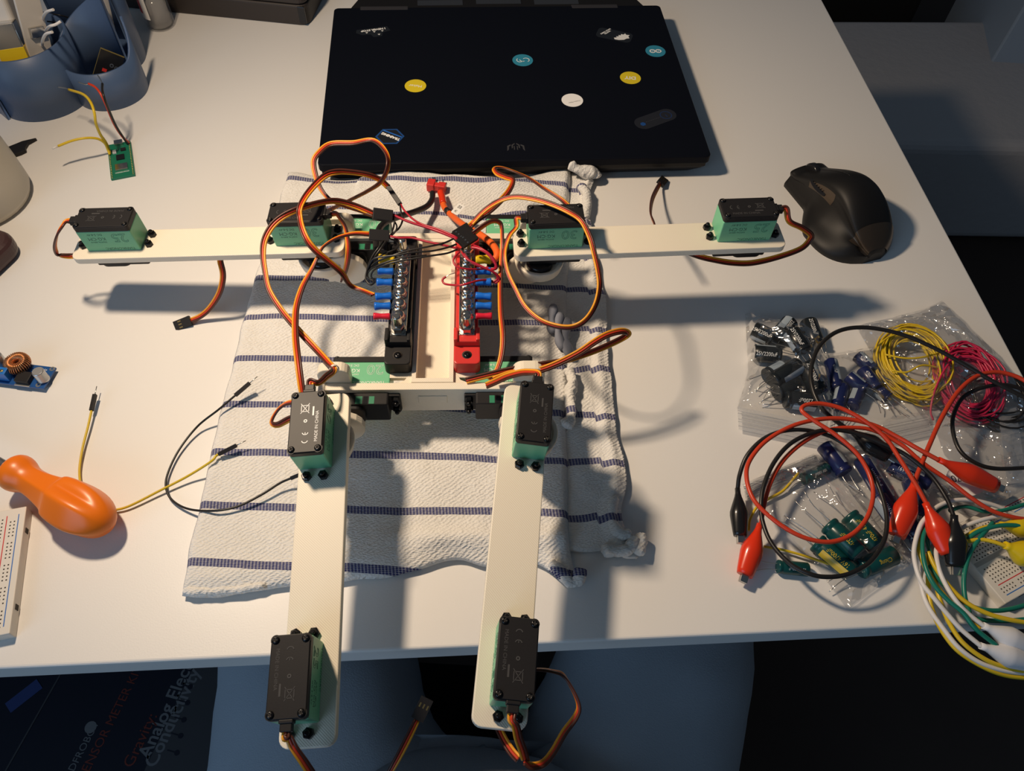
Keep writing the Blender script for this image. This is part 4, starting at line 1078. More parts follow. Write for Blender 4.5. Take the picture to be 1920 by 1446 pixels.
# step-down converter board
d0, d1, d2 = at(-35, 716, .3), at(84, 731, .3), at(111, 692, .3)
xv = (d1 - d0).normalized(); xv.z = 0; xv.normalize(); yv = V((-xv.y, xv.x, 0))
Wd = (d2 - d1).dot(yv)
DMx = frame(V((d1.x, d1.y, .3)), xv, yv, V((0, 0, 1)))
dc = empty('converter_board', V((d1.x - 2, d1.y + 1, 0)), 'blue voltage converter board with a copper coil on the desk', 'circuit board')
MB(DMx).box(-4.9, 0, 0, Wd, 0, .16).build('board', M['pcb_blue'], dc, bev=.02)
for x_, y_ in ((-4.5, .4), (-.4, .4), (-.4, Wd - .4), (-4.5, Wd - .4)):
    MB(DMx).lathe([(.2, -.3), (.2, 0)], 10, (x_, y_, 0)).build('solder_foot', M['silver'], dc)
tor = at(33, 682, 1.0); tl = DMx.inverted() @ tor
g = MB(DMx @ T(tl.x, tl.y, .75)); R0, r0 = .55, .3
g.tube([V((R0 * math.cos(2 * math.pi * i / 30), R0 * math.sin(2 * math.pi * i / 30), 0)) for i in range(30)], r0 - .04, 10, closed=True)
cr_ = g.build('coil_core', M['black'], dc)
g = MB(DMx @ T(tl.x, tl.y, .75)); P_ = []
for i in range(34 * 12):
    t_ = i / 12; a_ = 2 * math.pi * t_ / 34; q_ = 2 * math.pi * t_
    rr = R0 + (r0 + .05) * math.cos(q_); P_.append(V((rr * math.cos(a_), rr * math.sin(a_), (r0 + .12) * math.sin(q_))))
g.tube(P_, .05, 5, closed=True); g.build('copper_winding', M['copper'], cr_)
q_ = DMx.inverted() @ at(78, 706, .8); g = MB(DMx @ T(q_.x, q_.y, .16)); g.lathe([(.45, 0), (.45, .12), (.42, .15), (.42, .95), (.36, 1.02)], 20); g.build('capacitor_can', M['aluminium'], dc)
q_ = DMx.inverted() @ at(50, 713, .4); g = MB(DMx @ T(q_.x, q_.y, .16)); g.box(-.55, .5, -.45, .45, 0, .45); g.build('regulator_chip', M['black'], dc, bev=.04)
g = MB(DMx @ T(q_.x, q_.y, .16)); g.box(-.6, .55, -.6, -.45, 0, .06); g.build('heat_tab', M['silver'], dc)
q_ = DMx.inverted() @ at(8, 706, .6); g = MB(DMx @ T(q_.x, q_.y, .16)); g.box(-.6, .55, -.3, .3, 0, .95); g.build('trimmer', M['trim_blue'], dc, bev=.03)
g = MB(DMx @ T(q_.x + .25, q_.y - .05, 1.11)); g.lathe([(.12, 0), (.12, .06), (.05, .06)], 12); g.build('trimmer_screw', M['gold'], dc)
q_ = DMx.inverted() @ at(2, 680, .6); g = MB(DMx @ T(q_.x, q_.y, .16)); g.lathe([(.45, 0), (.42, .15), (.42, .95), (.36, 1.02)], 20); g.build('capacitor_can', M['aluminium'], dc)
for px_, py_ in ((72, 722), (98, 692)):
    q_ = DMx.inverted() @ at(px_, py_, .46); g = MB(DMx @ T(q_.x, q_.y, .16)); ring_mb(g, .08, .2, 0, .02, 16); g.build('solder_pad', M['silver'], dc)
text('lettering', 'IN+', .3, DMx @ T(-.75, Wd - .35, .163), M['white_ink'], dc, ext=.003)
text('lettering', 'IN-', .3, DMx @ T(-.35, .95, .163), M['white_ink'], dc, ext=.003)

# orange screwdriver
h0, h1 = at(20, 880, 1.75), at(196, 982, 1.75)
dv = (h1 - h0); LH = dv.length; dv.normalize(); sx_ = dv.cross(V((0, 0, 1))).normalized(); SM = frame(h0, dv, -sx_, V((0, 0, 1)))
if (SM.to_3x3().determinant() < 0): SM = frame(h0, dv, sx_, V((0, 0, 1)))
sd = empty('screwdriver', (h0 + h1) / 2 - V((0, 0, 1.5)), 'bright orange screwdriver handle with a hanging hole at the left', 'screwdriver')
prof = [(-.1, .55), (.0, .95), (.25, 1.24), (.7, 1.30), (1.15, 1.18), (1.5, .98), (2.1, .95), (2.9, 1.05), (3.6, 1.20), (4.15, 1.32), (4.3, 1.52), (4.6, 1.62), (5.6, 1.74), (6.5, 1.72), (7.4, 1.50), (8.1, 1.12), (8.5, .70), (8.66, .3), (8.68, .02)]
k_ = LH / 8.2
hm = MB(SM); n_ = 48; vs = []; fs = []
def sst(x, a_, b_): x = max(0, min(1, (x - a_) / (b_ - a_))); return x * x * (3 - 2 * x)
for i, (x_, r_) in enumerate(prof):
    hexw = .9 * sst(x_, 1.2, 2.4) * (1 - sst(x_, 7.2, 8.4)); gr = sst(x_, 4.2, 4.8) * (1 - sst(x_, 6.6, 7.8))
    for j in range(n_):
        a_ = 2 * math.pi * j / n_
        m_ = (a_ + .25) % (math.pi / 3) - math.pi / 6
        hx = math.cos(math.pi / 6) / math.cos(m_) * 1.06
        g_ = 1 - .16 * gr * max(0, math.cos(3 * (a_ + .75))) ** 8
        f_ = (1 + hexw * (hx - 1)) * g_
        vs.append((x_ * k_, r_ * f_ * math.cos(a_), r_ * f_ * math.sin(a_)))
for i in range(len(prof) - 1):
    for j in range(n_):
        l = (j + 1) % n_; fs.append((i * n_ + j, i * n_ + l, (i + 1) * n_ + l, (i + 1) * n_ + j))
hm.add(vs, fs, True); hd_ = hm.build('handle', M['orange_handle'], sd)
ss = hd_.modifiers.new('round', 'SUBSURF'); ss.levels = 1; ss.render_levels = 1
g = MB(SM); g.cyl((-9, 0, 0), (.3, 0, 0), .34 * k_, 16); g.build('shaft', mat('blade_steel', lin(.4, .42, .45), .3, metal=.9), sd)
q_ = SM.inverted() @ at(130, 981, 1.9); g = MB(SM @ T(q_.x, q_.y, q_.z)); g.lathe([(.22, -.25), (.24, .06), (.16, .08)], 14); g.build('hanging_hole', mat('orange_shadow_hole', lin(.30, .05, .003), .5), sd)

# loose jumper leads
def jumper(name, pts, mt, label, h0_=True, h1_=True, r=.085):
    P_ = smooth([at(*p) for p in pts], 8)
    e = empty(name, V((P_[len(P_) // 2].x, P_[len(P_) // 2].y, 0)), label, 'wire')
    mb = MB(); mb.tube(P_, r, 8); mb.build('insulation', M[mt], e)
    for flag, p, d_ in ((h0_, P_[0], P_[0] - P_[2]), (h1_, P_[-1], P_[-1] - P_[-3])):
        if not flag: continue
        d_ = d_.normalized(); y = d_; x = y.cross(CAMN).normalized(); z = x.cross(y)
        hb = MB(frame(p, x, y, z)); hb.box(-.13, .13, -.1, 1.25, -.13, .13); hb.build('pin_housing', M['black'], e, bev=.02)
        hb = MB(); hb.cyl(p + d_ * 1.2, p + d_ * 1.95, .035, 6); hb.build('pin', M['silver'], e)
    return e
jumper('jumper_lead', [(172, 768, .55), (165, 800, .45), (155, 840, .35), (149, 880, .25), (151, 912, .25)], 'yellow_w', 'short yellow jumper lead rising from behind the orange handle', True, False)
jumper('jumper_lead', [(205, 958, .25), (240, 950, .3), (300, 920, .4), (352, 893, .6), (395, 866, 1.25), (405, 855, 1.35), (412, 851, 1.4)], 'yellow_w', 'yellow jumper lead reaching onto the striped towel', False, True)
jumper('jumper_lead', [(443, 740, 1.7), (410, 768, 1.3), (370, 800, .6), (335, 845, .35), (314, 890, .3), (312, 918, .3), (325, 940, .3), (355, 955, .5), (400, 958, 1.15), (445, 950, 1.25), (490, 928, 1.4), (525, 906, 1.6), (548, 896, 1.8)], 'black_w', 'long black jumper lead curving from the desk onto the towel', True, True, .08)

# breadboards
def breadboard(corner, xdir, nx, ny, label, cat_='breadboard', L_=16.5, Wd=5.5):
    """corner = lower right on the desk; long side along xdir"""
    y = xdir.normalized(); x = V((y.y, -y.x, 0)); Bm = frame(V((corner.x, corner.y, 0)), x, y, V((0, 0, 1)))
    e = empty('breadboard', Bm @ V((-Wd / 2, L_ / 2, 0)), label, cat_)
    MB(Bm).box(-Wd, 0, 0, L_, 0, .85).build('body', M['board'], e, bev=.06)
    g = MB(Bm)
    for col in list(range(2)) + [3.2 + i for i in range(5)] + [10.2 + i for i in range(5)] + [17.4, 18.4]:
        for r_ in range(nx):
            if isinstance(col, int) and r_ % 6 == 5: continue
            x_ = -.62 - col * .235; y_ = .5 + r_ * .254
            g.box(x_ - .045, x_ + .045, y_ - .045, y_ + .045, .84, .853)
    ho = g.build('hole_grid', M['hole'], e); ho['kind'] = 'stuff'
    for x_, m_ in ((-.40, 'line_blue'), (-1.12, 'line_red'), (-Wd + .42, 'line_red'), (-Wd + .98, 'line_blue')):
        MB(Bm).box(x_ - .03, x_ + .03, .5, L_ - .5, .85, .855).build('rail_line', M[m_], e)
    for y_ in (1.6, 6.8):
        MB(Bm).box(-.03, .03, y_, y_ + .35, .25, .6).build('side_notch', M['hole'], e)
    MB(Bm).box(-Wd / 2 - .15, -Wd / 2 + .15, .1, L_ - .1, .84, .852).build('centre_groove', mat('groove_grey', lin(.45, .42, .38), .6), e)
    return e
q0, q1 = at(31, 1196, 0), at(58, 985, 0)
breadboard(q0, q1 - q0, 30, 0, 'white breadboard at the left edge of the picture', L_=8.6)

# ------------------------------------------------------------------ right of the desk: bags, capacitors, coils, leads
def cap(p0, p1, r, kind, label, group, txt=None, leads=None, Lmin=None):
    """electrolytic capacitor from its flat top p0 to its lead end p1 (px, px, z)"""
    a, b_ = at(*p0), at(*p1); d_ = (b_ - a) * .07; a -= d_; b_ += d_; d_ = b_ - a; L_ = d_.length; z = d_.normalized()
    up = (CAMN - z * CAMN.dot(z)).normalized(); side = z.cross(up)
    e = empty('capacitor', V(((a.x + b_.x) / 2, (a.y + b_.y) / 2, min(a.z, b_.z) - r)), label, 'capacitor', group)
    can = {'black': 'cap_black', 'blue': 'cap_blue', 'green': 'cap_green', 'teal': 'cap_green'}[kind]
    mb = MB(); mb.rod(a, b_, [(r * .86, 0), (r, .035), (r, .80), (r * .92, .84), (r * .92, .87), (r, .91), (r, .97), (r * .9, 1)], 20); mb.build('sleeve', M[can], e)
    mb = MB(); mb.cyl(a - z * .006, a + z * .01, r * .84, 18); mb.build('vent_top', M['aluminium'], e)
    # polarity stripe on the flank
    Mx = frame(a, z, side, up); an0 = R.uniform(-1.5, -.5) if R.random() < .5 else R.uniform(.5, 1.5)
    mb = MB(Mx); vs = []; fs = []
    for i in range(7):
        an = an0 - .42 + .84 * i / 6
        for x_ in (.05 * L_, .78 * L_): vs.append((x_, (r + .006) * math.sin(an), (r + .006) * math.cos(an)))
    for i in range(6): fs.append((2 * i, 2 * i + 1, 2 * i + 3, 2 * i + 2))
    if kind in ('black', 'blue') or 'stripe' in label:
        mb.add(vs, fs, True); mb.build('polarity_stripe', M['cap_gold' if kind == 'green' else 'cap_stripe'], e)
    if txt:
        me = text_mesh(txt, r * .62, ext=0)
        flip = -1 if z.x < 0 and False else 1
        for v in me.vertices:
            x_, y_ = v.co.x / S * flip, v.co.y / S; an = y_ / r - .1
            p = a + z * (L_ * .42 + x_ * .82) + (side * math.sin(-an) + up * math.cos(an)) * (r + .008)
            v.co = (p - a) * S
        me.materials.clear(); me.materials.append(M['white_ink' if kind != 'green' else 'cap_gold'])
        link('lettering', me, e, T(a))
    for s_ in (-1, 1):
        q0 = b_ + side * (s_ * r * .42); ln = leads or 1.6
        q1 = q0 + z * (ln * R.uniform(.4, .6)) + side * R.uniform(-.15, .15) + V((0, 0, R.uniform(-.1, .1)))
        q2 = q0 + z * ln + side * R.uniform(-.5, .5) + V((0, 0, R.uniform(-.2, .15))); q2.z = max(q2.z, .06); q1.z = max(q1.z, .06)
        mb = MB(); mb.tube(smooth([q0 - z * .1, q1, q2], 4), .032, 5); mb.build('lead', M['silver'], e)
    return e
GB = 'black capacitors in the clear bag'; LBk = 'black electrolytic capacitor among the pile in the upper left bag'
LK = ['black capacitor tilted at the far left of the black pile', 'black capacitor at the top of the black pile, second from the left', 'black capacitor lying across the upper middle of the black pile', 'black capacitor at the upper right corner of the black pile', 'black capacitor lying level at the left, below the tilted one', 'black capacitor in the middle of the pile, round end facing left', 'black capacitor at the right of the pile beside the arching black lead', 'black capacitor lowest in the black pile, just above the zip strip', 'black capacitor mostly hidden behind the middle one with its round end', 'black capacitor mostly hidden between the middle and the lowest one']
LUs = ['small navy capacitor standing at the left side of the middle bag', 'small navy capacitor with a pale stripe in the centre of the middle bag', 'small navy capacitor right of the centre one in the middle bag', 'small navy capacitor at the top of the middle bag', 'small navy capacitor pointing down in the lower middle of the bag', 'shortest navy capacitor at the right end of the middle bag', 'small navy capacitor at the lower left of the middle bag']
LLs = ['large navy capacitor at the upper left tip of the lower bag', 'large navy capacitor left of the black clip, with white lettering', 'large navy capacitor with a pale stripe beside the left red clip boot', 'large navy capacitor lying crosswise under the crossing red leads', 'large navy capacitor between the two hanging red clip boots', 'large navy capacitor lowest in its bag, under the left red boot']
for i_, (p0, p1, t_) in enumerate([((1414, 619, .75), (1447, 634, .75), '25V2200uF'), ((1480, 606, .75), (1460, 630, .75), '2200uF'), ((1484, 624, 1.5), (1506, 658, 1.3), '25V2200uF'), ((1516, 606, .75), (1530, 646, .75), '25V2200uF'),
                   ((1416, 662, .72), (1460, 666, .8), '25V2200uF'), ((1495, 687, 1.3), (1452, 715, 1.1), None), ((1512, 686, 1.3), (1534, 732, 1.0), '25V2200uF'), ((1526, 755, .72), (1475, 749, .75), '2200uF'),
                   ((1466, 692, .75), (1440, 706, .75), None), ((1492, 722, .72), (1457, 735, .72), None)]):
    cap(p0, p1, .70, 'black', LK[i_], GB, t_)
GU = 'navy capacitors in the middle bag'; LU = 'navy blue capacitor among the small ones in the middle bag'
for i_, (p0, p1, t_) in enumerate([((1558, 680, .6), (1569, 726, .6), '4700uF'), ((1592, 706, 1.0), (1620, 729, .9), None), ((1618, 694, .9), (1642, 726, .8), '470uF'), ((1609, 668, .6), (1635, 692, .6), '470uF'),
                   ((1611, 730, .6), (1599, 761, .55), None), ((1646, 732, .5), (1664, 746, .5), None), ((1580, 727, .6), (1571, 762, .55), None)]):
    cap(p0, p1, .52, 'blue', LUs[i_], GU, t_, 2.0)
GL = 'large navy capacitors in the lower bag'; LL = 'large navy capacitor in the bag under the red clip leads'
for i_, (p0, p1, t_) in enumerate([((1547, 838, .7), (1582, 884, .7), None), ((1618, 866, .75), (1672, 955, .75), '16V4700uF'), ((1648, 935, 1.1), (1694, 1000, .9), '16V4700uF'), ((1672, 872, .7), (1738, 905, .7), '16V4700uF'), ((1708, 905, .7), (1728, 965, .7), None), ((1688, 960, .62), (1722, 1010, .62), 'JPET')]):
    cap(p0, p1, .62, 'blue', LLs[i_], GL, t_)
GG = 'green capacitors in the lower bag'
for p0, p1, t_, lb in [((1641, 1020, .75), (1594, 970, .75), '470uF 470uF', 'dark green gold-lettered capacitor, rightmost of the parallel ones in the bag'), ((1608, 1036, 1.5), (1556, 987, 1.4), '4700uF', 'dark green gold-lettered capacitor lying on top of its neighbours in the bag'),
                       ((1593, 1070, .72), (1534, 1020, .72), '16V 4700uF', 'dark green capacitor with a gold minus stripe in the bag'), ((1672, 1042, .72), (1616, 1066, .72), 'Chong', 'dark green capacitor lying crosswise at the bottom of the bag')]:
    cap(p0, p1, .68, 'green', lb, GG, t_, 2.6)
e = cap((1549, 879, .46), (1508, 898, .46), .44, 'teal', 'small teal capacitor with a yellow lead on the zip bag', 'loose teal capacitors', '10V 1000uF', 1.4)
wire('yellow_lead', [(1497, 887, .6), (1484, 903, .5), (1466, 922, .35), (1440, 936, .3), (1420, 950, .3), (1406, 975, .3), (1404, 995, .3)], .1, M['yellow_w'], e)
e = cap((1512, 1068, .46), (1461, 1063, .46), .46, 'teal', 'small teal capacitor lying beside the red clip', 'loose teal capacitors', '10V 1000uF', 2.0)
wire('yellow_lead', [(1432, 1025, .3), (1462, 1030, .35), (1500, 1040, .45), (1540, 1053, .6), (1562, 1061, .6)], .09, M['yellow_w'], e)

def bag(name, label, poly, bulge, mt='film', zips=(), hole=None, seed=0, edge_z=.12):
    P_ = [at(p[0], p[1], edge_z) for p in poly]
    n0 = len(P_); P2 = []
    for i in range(n0):
        for j in range(6): P2.append(P_[i].lerp(P_[(i + 1) % n0], j / 6))
    n = len(P2); c_ = sum(P2, V((0, 0, 0))) / n
    e = empty(name, V((c_.x, c_.y, 0)), label, 'bag')
    def sheet(zf, flip, K=14):
        vs = []; fs = []
        for k in range(K):
            t = k / K
            for p in P2:
                q = p.lerp(c_, t); vs.append(V((q.x, q.y, zf(q, t))))
        vs.append(V((c_.x, c_.y, zf(c_, 1))))
        for k in range(K - 1):
            for i in range(n):
                j = (i + 1) % n; f = (k * n + i, k * n + j, (k + 1) * n + j, (k + 1) * n + i); fs.append(f[::-1] if flip else f)
        for i in range(n):
            f = ((K - 1) * n + i, (K - 1) * n + (i + 1) % n, K * n); fs.append(f[::-1] if flip else f)
        return vs, fs
    def ztop_(q, t):
        w_ = math.sqrt(max(0, 1 - (1 - min(1, t * 1.7)) ** 2))
        fold = abs(noise.noise(V((q.x * .55 + seed, q.y * .55, seed)))) * .5 + abs(noise.noise(V((q.x * 1.6, q.y * 1.2 + seed, 2)))) * .22
        return edge_z + w_ * (bulge * (.8 + .35 * noise.noise(V((q.x * .3, q.y * .3, seed)))) + fold * .6) + (.18 * noise.noise(V((q.x * .8, q.y * .8, seed + 5))) if t < .2 else 0) * (1 if t > 0 else .6) * .5
    mb = MB()
    vs, fs = sheet(ztop_, False); mb.add(vs, fs, True)
    mb.build('upper_sheet', M[mt], e)
    mb = MB(); vs, fs = sheet(lambda q, t: .035 + .05 * (1 - t) ** 8, True); mb.add(vs, fs, True); mb.build('lower_sheet', M[mt], e)
    for zq in zips:
        a, b_, c2_, d_ = [at(p[0], p[1], zq[4] if len(zq) > 4 else .3) for p in zq[:4]]
        mb = MB(); mb.add([a, b_, c2_, d_], [(0, 1, 2, 3)]); mb.add([p - V((0, 0, .05)) for p in (a, b_, c2_, d_)], [(3, 2, 1, 0)])
        zo = mb.build('zip_strip', M['zip'], e)
        for f in (.18, .3, .55, .66, .85):
            mb = MB(); mb.tube([a.lerp(d_, f), a.lerp(d_, f).lerp(b_.lerp(c2_, f), .5) + V((0, 0, .02)), b_.lerp(c2_, f)], .035, 5); mb.build('zip_ridge', M['zip'], zo)
    if hole:
        q = at(*hole); mb = MB(T(q)); ring_mb(mb, .22, .26, 0, .02, 18); mb.build('hang_hole', M['zip'], e)
    return e
bag('zip_bag', 'clear zip bag holding the pile of black capacitors', [(1397, 588), (1470, 598), (1545, 612), (1552, 690), (1560, 775), (1552, 800), (1500, 792), (1440, 782), (1381, 765), (1402, 695)], 1.7, zips=[((1383, 762), (1562, 800), (1548, 838), (1385, 805), .5)], seed=1)
bag('zip_bag', 'clear zip bag holding small navy capacitors beside the black ones', [(1546, 668), (1600, 660), (1632, 654), (1660, 692), (1702, 738), (1742, 782), (1660, 800), (1590, 798), (1556, 790)], 1.45, zips=[((1588, 806), (1740, 776), (1746, 812), (1600, 846), .5)], seed=2)
bag('zip_bag', 'clear zip bag of large navy capacitors under the red clip leads', [(1533, 832), (1560, 824), (1640, 848), (1722, 858), (1748, 920), (1724, 985), (1706, 1060), (1660, 1003), (1600, 930)], 1.3, zips=[((1560, 878), (1578, 868), (1716, 1048), (1700, 1064), .25)], seed=3)
bag('zip_bag', 'clear zip bag of green capacitors near the front edge of the desk', [(1393, 908), (1455, 880), (1530, 850), (1546, 868), (1600, 932), (1660, 1008), (1704, 1062), (1640, 1104), (1588, 1142), (1540, 1075), (1480, 1005), (1396, 932)], 1.3, zips=[((1392, 908), (1526, 850), (1542, 874), (1402, 936), .2)], hole=(1468, 896, .24), seed=4)
bag('zip_bag', 'crinkled clear bag over the yellow and crimson wire coils', [(1605, 612), (1660, 600), (1720, 585), (1757, 568), (1800, 610), (1860, 665), (1930, 750), (1935, 805), (1840, 802), (1740, 795), (1700, 745), (1650, 690)], 1.9, 'film_crinkle', seed=5)
bag('zip_bag', 'crinkled empty zip bag at the right edge below the coils', [(1752, 802), (1830, 776), (1905, 762), (1935, 800), (1935, 925), (1860, 938), (1818, 905), (1770, 852)], .9, 'film_crinkle', zips=[((1872, 772), (1905, 764), (1930, 930), (1892, 936), .9)], seed=6)
bag('zip_bag', 'flat clear zip bag top under the green and white leads', [(1742, 916), (1790, 898), (1860, 928), (1935, 942), (1935, 988), (1850, 978), (1780, 955)], .5, zips=[((1748, 918), (1792, 902), (1850, 985), (1800, 960), .4)], seed=7)
lbm = at(1812, 900, 1.2); g = MB(T(lbm) @ RZ(24)); g.prism(disc(1.5, 24, 0, 0, .8), 0, .02); lo = tag(g.build('paper_label', M['paper']), 'round white paper label inside the bag under the red clip', 'label')
text('lettering', '670', .75, T(lbm) @ RZ(190) @ T(.5, -.2, .022), M['hole'], lo, ext=.003)

def coil(name, label, px, py, z, rx, ry, turns, mt, r, tilt, seed, tails):
    rr = random.Random(seed); c_ = at(px, py, z); P_ = []; n = 26
    ph = [rr.uniform(0, 6.28) for _ in range(6)]
    for i in range(turns * n):
        t = i / n; a_ = 2 * math.pi * t; k = t / turns
        jx = 1 + .16 * math.sin(t * 2.3 + ph[0]) + .07 * math.sin(t * 5.1 + ph[1]); jy = 1 + .16 * math.sin(t * 1.9 + ph[2]) + .07 * math.sin(t * 4.3 + ph[3])
        P_.append(V((rx * jx * math.cos(a_) + .35 * math.sin(t * 1.3 + ph[4]), ry * jy * math.sin(a_) + .35 * math.cos(t * 1.7 + ph[5]), tilt * math.sin(a_ + .6 + .4 * math.sin(t)) + .45 * math.sin(t * 2.9))))
    Mx = T(c_); e = empty(name, V((c_.x, c_.y, 0)), label, 'wire')
    mb = MB(Mx); mb.tube([V((p.x, p.y, max(p.z, .12 - c_.z))) for p in P_], r, 6); mb.build('winding', M[mt], e)
    for tl in tails: wire('loose_end', tl, r, M[mt], e)
    return e
coil('wire_coil', 'coil of thin yellow wire inside the crinkled bag', 1711, 680, 1.0, 2.2, 2.75, 34, 'yellow_w', .075, .35, 3, [[(1660, 665, 1.6), (1700, 672, 1.9), (1740, 668, 1.9), (1772, 655, 1.7)], [(1672, 695, 1.5), (1700, 698, 1.7), (1730, 685, 1.8), (1770, 692, 1.4)]])
coil('wire_coil', 'coil of crimson wire inside the crinkled bag at the right edge', 1815, 715, 1.2, 1.9, 2.6, 26, 'crimson', .08, .5, 5, [[(1840, 655, 2.0), (1860, 680, 2.0), (1870, 710, 1.8), (1873, 745, 1.4), (1862, 775, .9)], [(1795, 662, 2.2), (1770, 695, 2.0), (1752, 735, 1.4), (1745, 770, .8), (1750, 788, .4)]])
coil('wire_coil', 'coil of black wire partly under the crimson coil', 1868, 748, .8, 2.3, 2.0, 12, 'black_w', .075, .3, 8, [[(1742, 720, .5), (1738, 740, .4), (1760, 765, .4), (1790, 785, .4)]])

def boot(e, p0, p1, mt, r=.70, jaw=True):
    a, b_ = at(*p0), at(*p1); d_ = (b_ - a); L_ = d_.length; z = d_.normalized(); up = (CAMN - z * CAMN.dot(z)).normalized(); side = z.cross(up)
    prof = [(.30, 0), (.30, .10), (.40, .18), (.78, .38), (.98, .50), (1.0, .58), (.90, .75), (.80, .92), (.72, 1.0)]
    mb = MB(frame(a, side, up, z)); n = 20; vs = []; fs = []
    for q, t in prof:
        fl_ = 1 - .30 * max(0, (t - .3) / .7)
        for j in range(n):
            an = 2 * math.pi * j / n; vs.append((q * r * math.cos(an), q * r * fl_ * math.sin(an), t * L_))
    for i in range(len(prof) - 1):
        for j in range(n):
            l = (j + 1) % n; fs.append((i * n + j, i * n + l, (i + 1) * n + l, (i + 1) * n + j))
    mb.add(vs, fs, True); k = (len(prof) - 1) * n; mb.add([], []); mb.f.append([k + j for j in range(n)]); mb.mi.append(0); mb.sm.append(False)
    mb.f.append(list(range(n))[::-1]); mb.mi.append(0); mb.sm.append(False)
    o = mb.build('boot', M[mt], e)
    if jaw:
        j = MB(frame(b_, side, up, z)); j.box(-.24, .24, .03, .20, -.5, .5); j.box(-.24, .24, -.20, -.03, -.5, .5)
        for i in range(4): j.box(-.26, .26, -.05, .05, .12 + i * .1, .16 + i * .1)
        j.build('jaw', M['steel'], e, bev=.03)
    return o
def lead(label, mt, pts, r, clips, group=None):
    P_ = smooth([at(*p) for p in pts], 9); m = P_[len(P_) // 2]
    e = empty('clip_lead', V((m.x, m.y, 0)), label, 'clip lead', group)
    mb = MB(); mb.tube(P_, r, 8); mb.build('wire', M[mt], e)
    for c_ in clips: boot(e, *c_)
    return e
lead('black clip lead circling the red loop, clips at both ends', 'black_w', [(1383, 917, 1.2), (1387, 890, 1.8), (1400, 856, 2.4), (1425, 828, 2.8), (1455, 812, 3.0), (1490, 806, 3.0), (1525, 809, 2.8), (1565, 822, 2.6), (1605, 851, 2.6), (1640, 898, 2.6), (1658, 945, 2.6), (1663, 985, 2.6), (1655, 1020, 2.6), (1630, 1055, 2.6), (1592, 1076, 2.6), (1555, 1082, 2.6), (1520, 1077, 2.6), (1480, 1056, 2.4), (1446, 1018, 2.2), (1430, 978, 2.2), (1427, 945, 2.4), (1433, 908, 2.6), (1452, 866, 2.8), (1482, 832, 3.0), (1522, 812, 3.0), (1560, 806, 3.0), (1605, 813, 3.0), (1655, 832, 3.0), (1700, 854, 3.0), (1745, 892, 3.0), (1775, 935, 3.0), (1788, 968, 2.8)], .15,
     [((1383, 916, 1.2), (1388, 1006, .75), 'black_boot', .62), ((1789, 966, 2.8), (1791, 1064, 1.6), 'black_boot', .80)])
lead('red clip lead forming the large loop, ending in the right red clip', 'red_w', [(1762, 864, 3.4), (1720, 841, 3.4), (1680, 818, 3.2), (1640, 798, 3.2), (1590, 786, 3.2), (1540, 786, 3.2), (1485, 799, 3.2), (1435, 828, 3.0), (1405, 865, 2.8), (1400, 897, 2.8), (1412, 935, 2.8), (1440, 966, 2.8), (1480, 995, 2.8), (1520, 1012, 2.8), (1560, 1016, 2.8), (1598, 1002, 2.8), (1625, 972, 2.8), (1637, 930, 2.8), (1630, 890, 2.9), (1606, 850, 3.1), (1566, 815, 3.3), (1528, 790, 3.4), (1504, 771, 3.4), (1510, 760, 3.4), (1540, 757, 3.4), (1580, 767, 3.4), (1622, 790, 3.4), (1660, 821, 3.2), (1690, 865, 3.0), (1718, 910, 2.8), (1738, 946, 2.6)], .155,
     [((1760, 862, 3.4), (1868, 912, 2.2), 'red_boot', .70), ((1735, 943, 2.6), (1780, 1038, 1.9), 'red_boot', .78)])
lead('red clip lead with its clip lying at the front left of the bags', 'red_w', [(1427, 984, 1.5), (1432, 950, 2.0), (1445, 905, 2.3), (1470, 862, 2.5), (1510, 827, 2.7), (1556, 806, 2.8), (1600, 802, 2.9), (1640, 808, 2.9), (1690, 834, 2.9), (1730, 868, 2.8), (1780, 902, 2.7), (1820, 933, 2.6), (1860, 958, 2.5), (1900, 970, 2.5), (1940, 976, 2.4)], .15,
     [((1425, 983, 1.4), (1396, 1079, .75), 'red_boot', .74)])
lead('red clip lead coming from the right edge to a clip on the navy capacitors', 'red_w', [(1940, 725, 3.2), (1905, 706, 3.2), (1868, 698, 3.2), (1830, 706, 3.2), (1796, 735, 3.2), (1766, 783, 3.2), (1742, 836, 3.0), (1724, 880, 2.8), (1714, 906, 2.6)], .16,
     [((1716, 903, 2.6), (1681, 1005, 1.5), 'red_boot', .80)])
lead('black clip lead arching over the yellow coil from a hidden clip', 'black_w', [(1595, 808, 1.8), (1575, 795, 2.0), (1543, 768, 2.4), (1524, 730, 2.6), (1521, 690, 2.8), (1536, 650, 3.0), (1570, 622, 3.2), (1618, 614, 3.4), (1680, 624, 3.6), (1740, 647, 3.6), (1800, 679, 3.4), (1860, 714, 3.2), (1935, 752, 3.0)], .165,
     [((1592, 806, 1.8), (1668, 856, 1.6), 'black_boot', .72)])
lead('black wire curling at the right edge over the crinkled bag', 'black_w', [(1935, 735, 2.6), (1885, 722, 2.6), (1843, 727, 2.6), (1806, 745, 2.5), (1788, 778, 2.4), (1787, 810, 2.4), (1800, 845, 2.4), (1830, 869, 2.4), (1870, 879, 2.4), (1935, 877, 2.4)], .15, [])
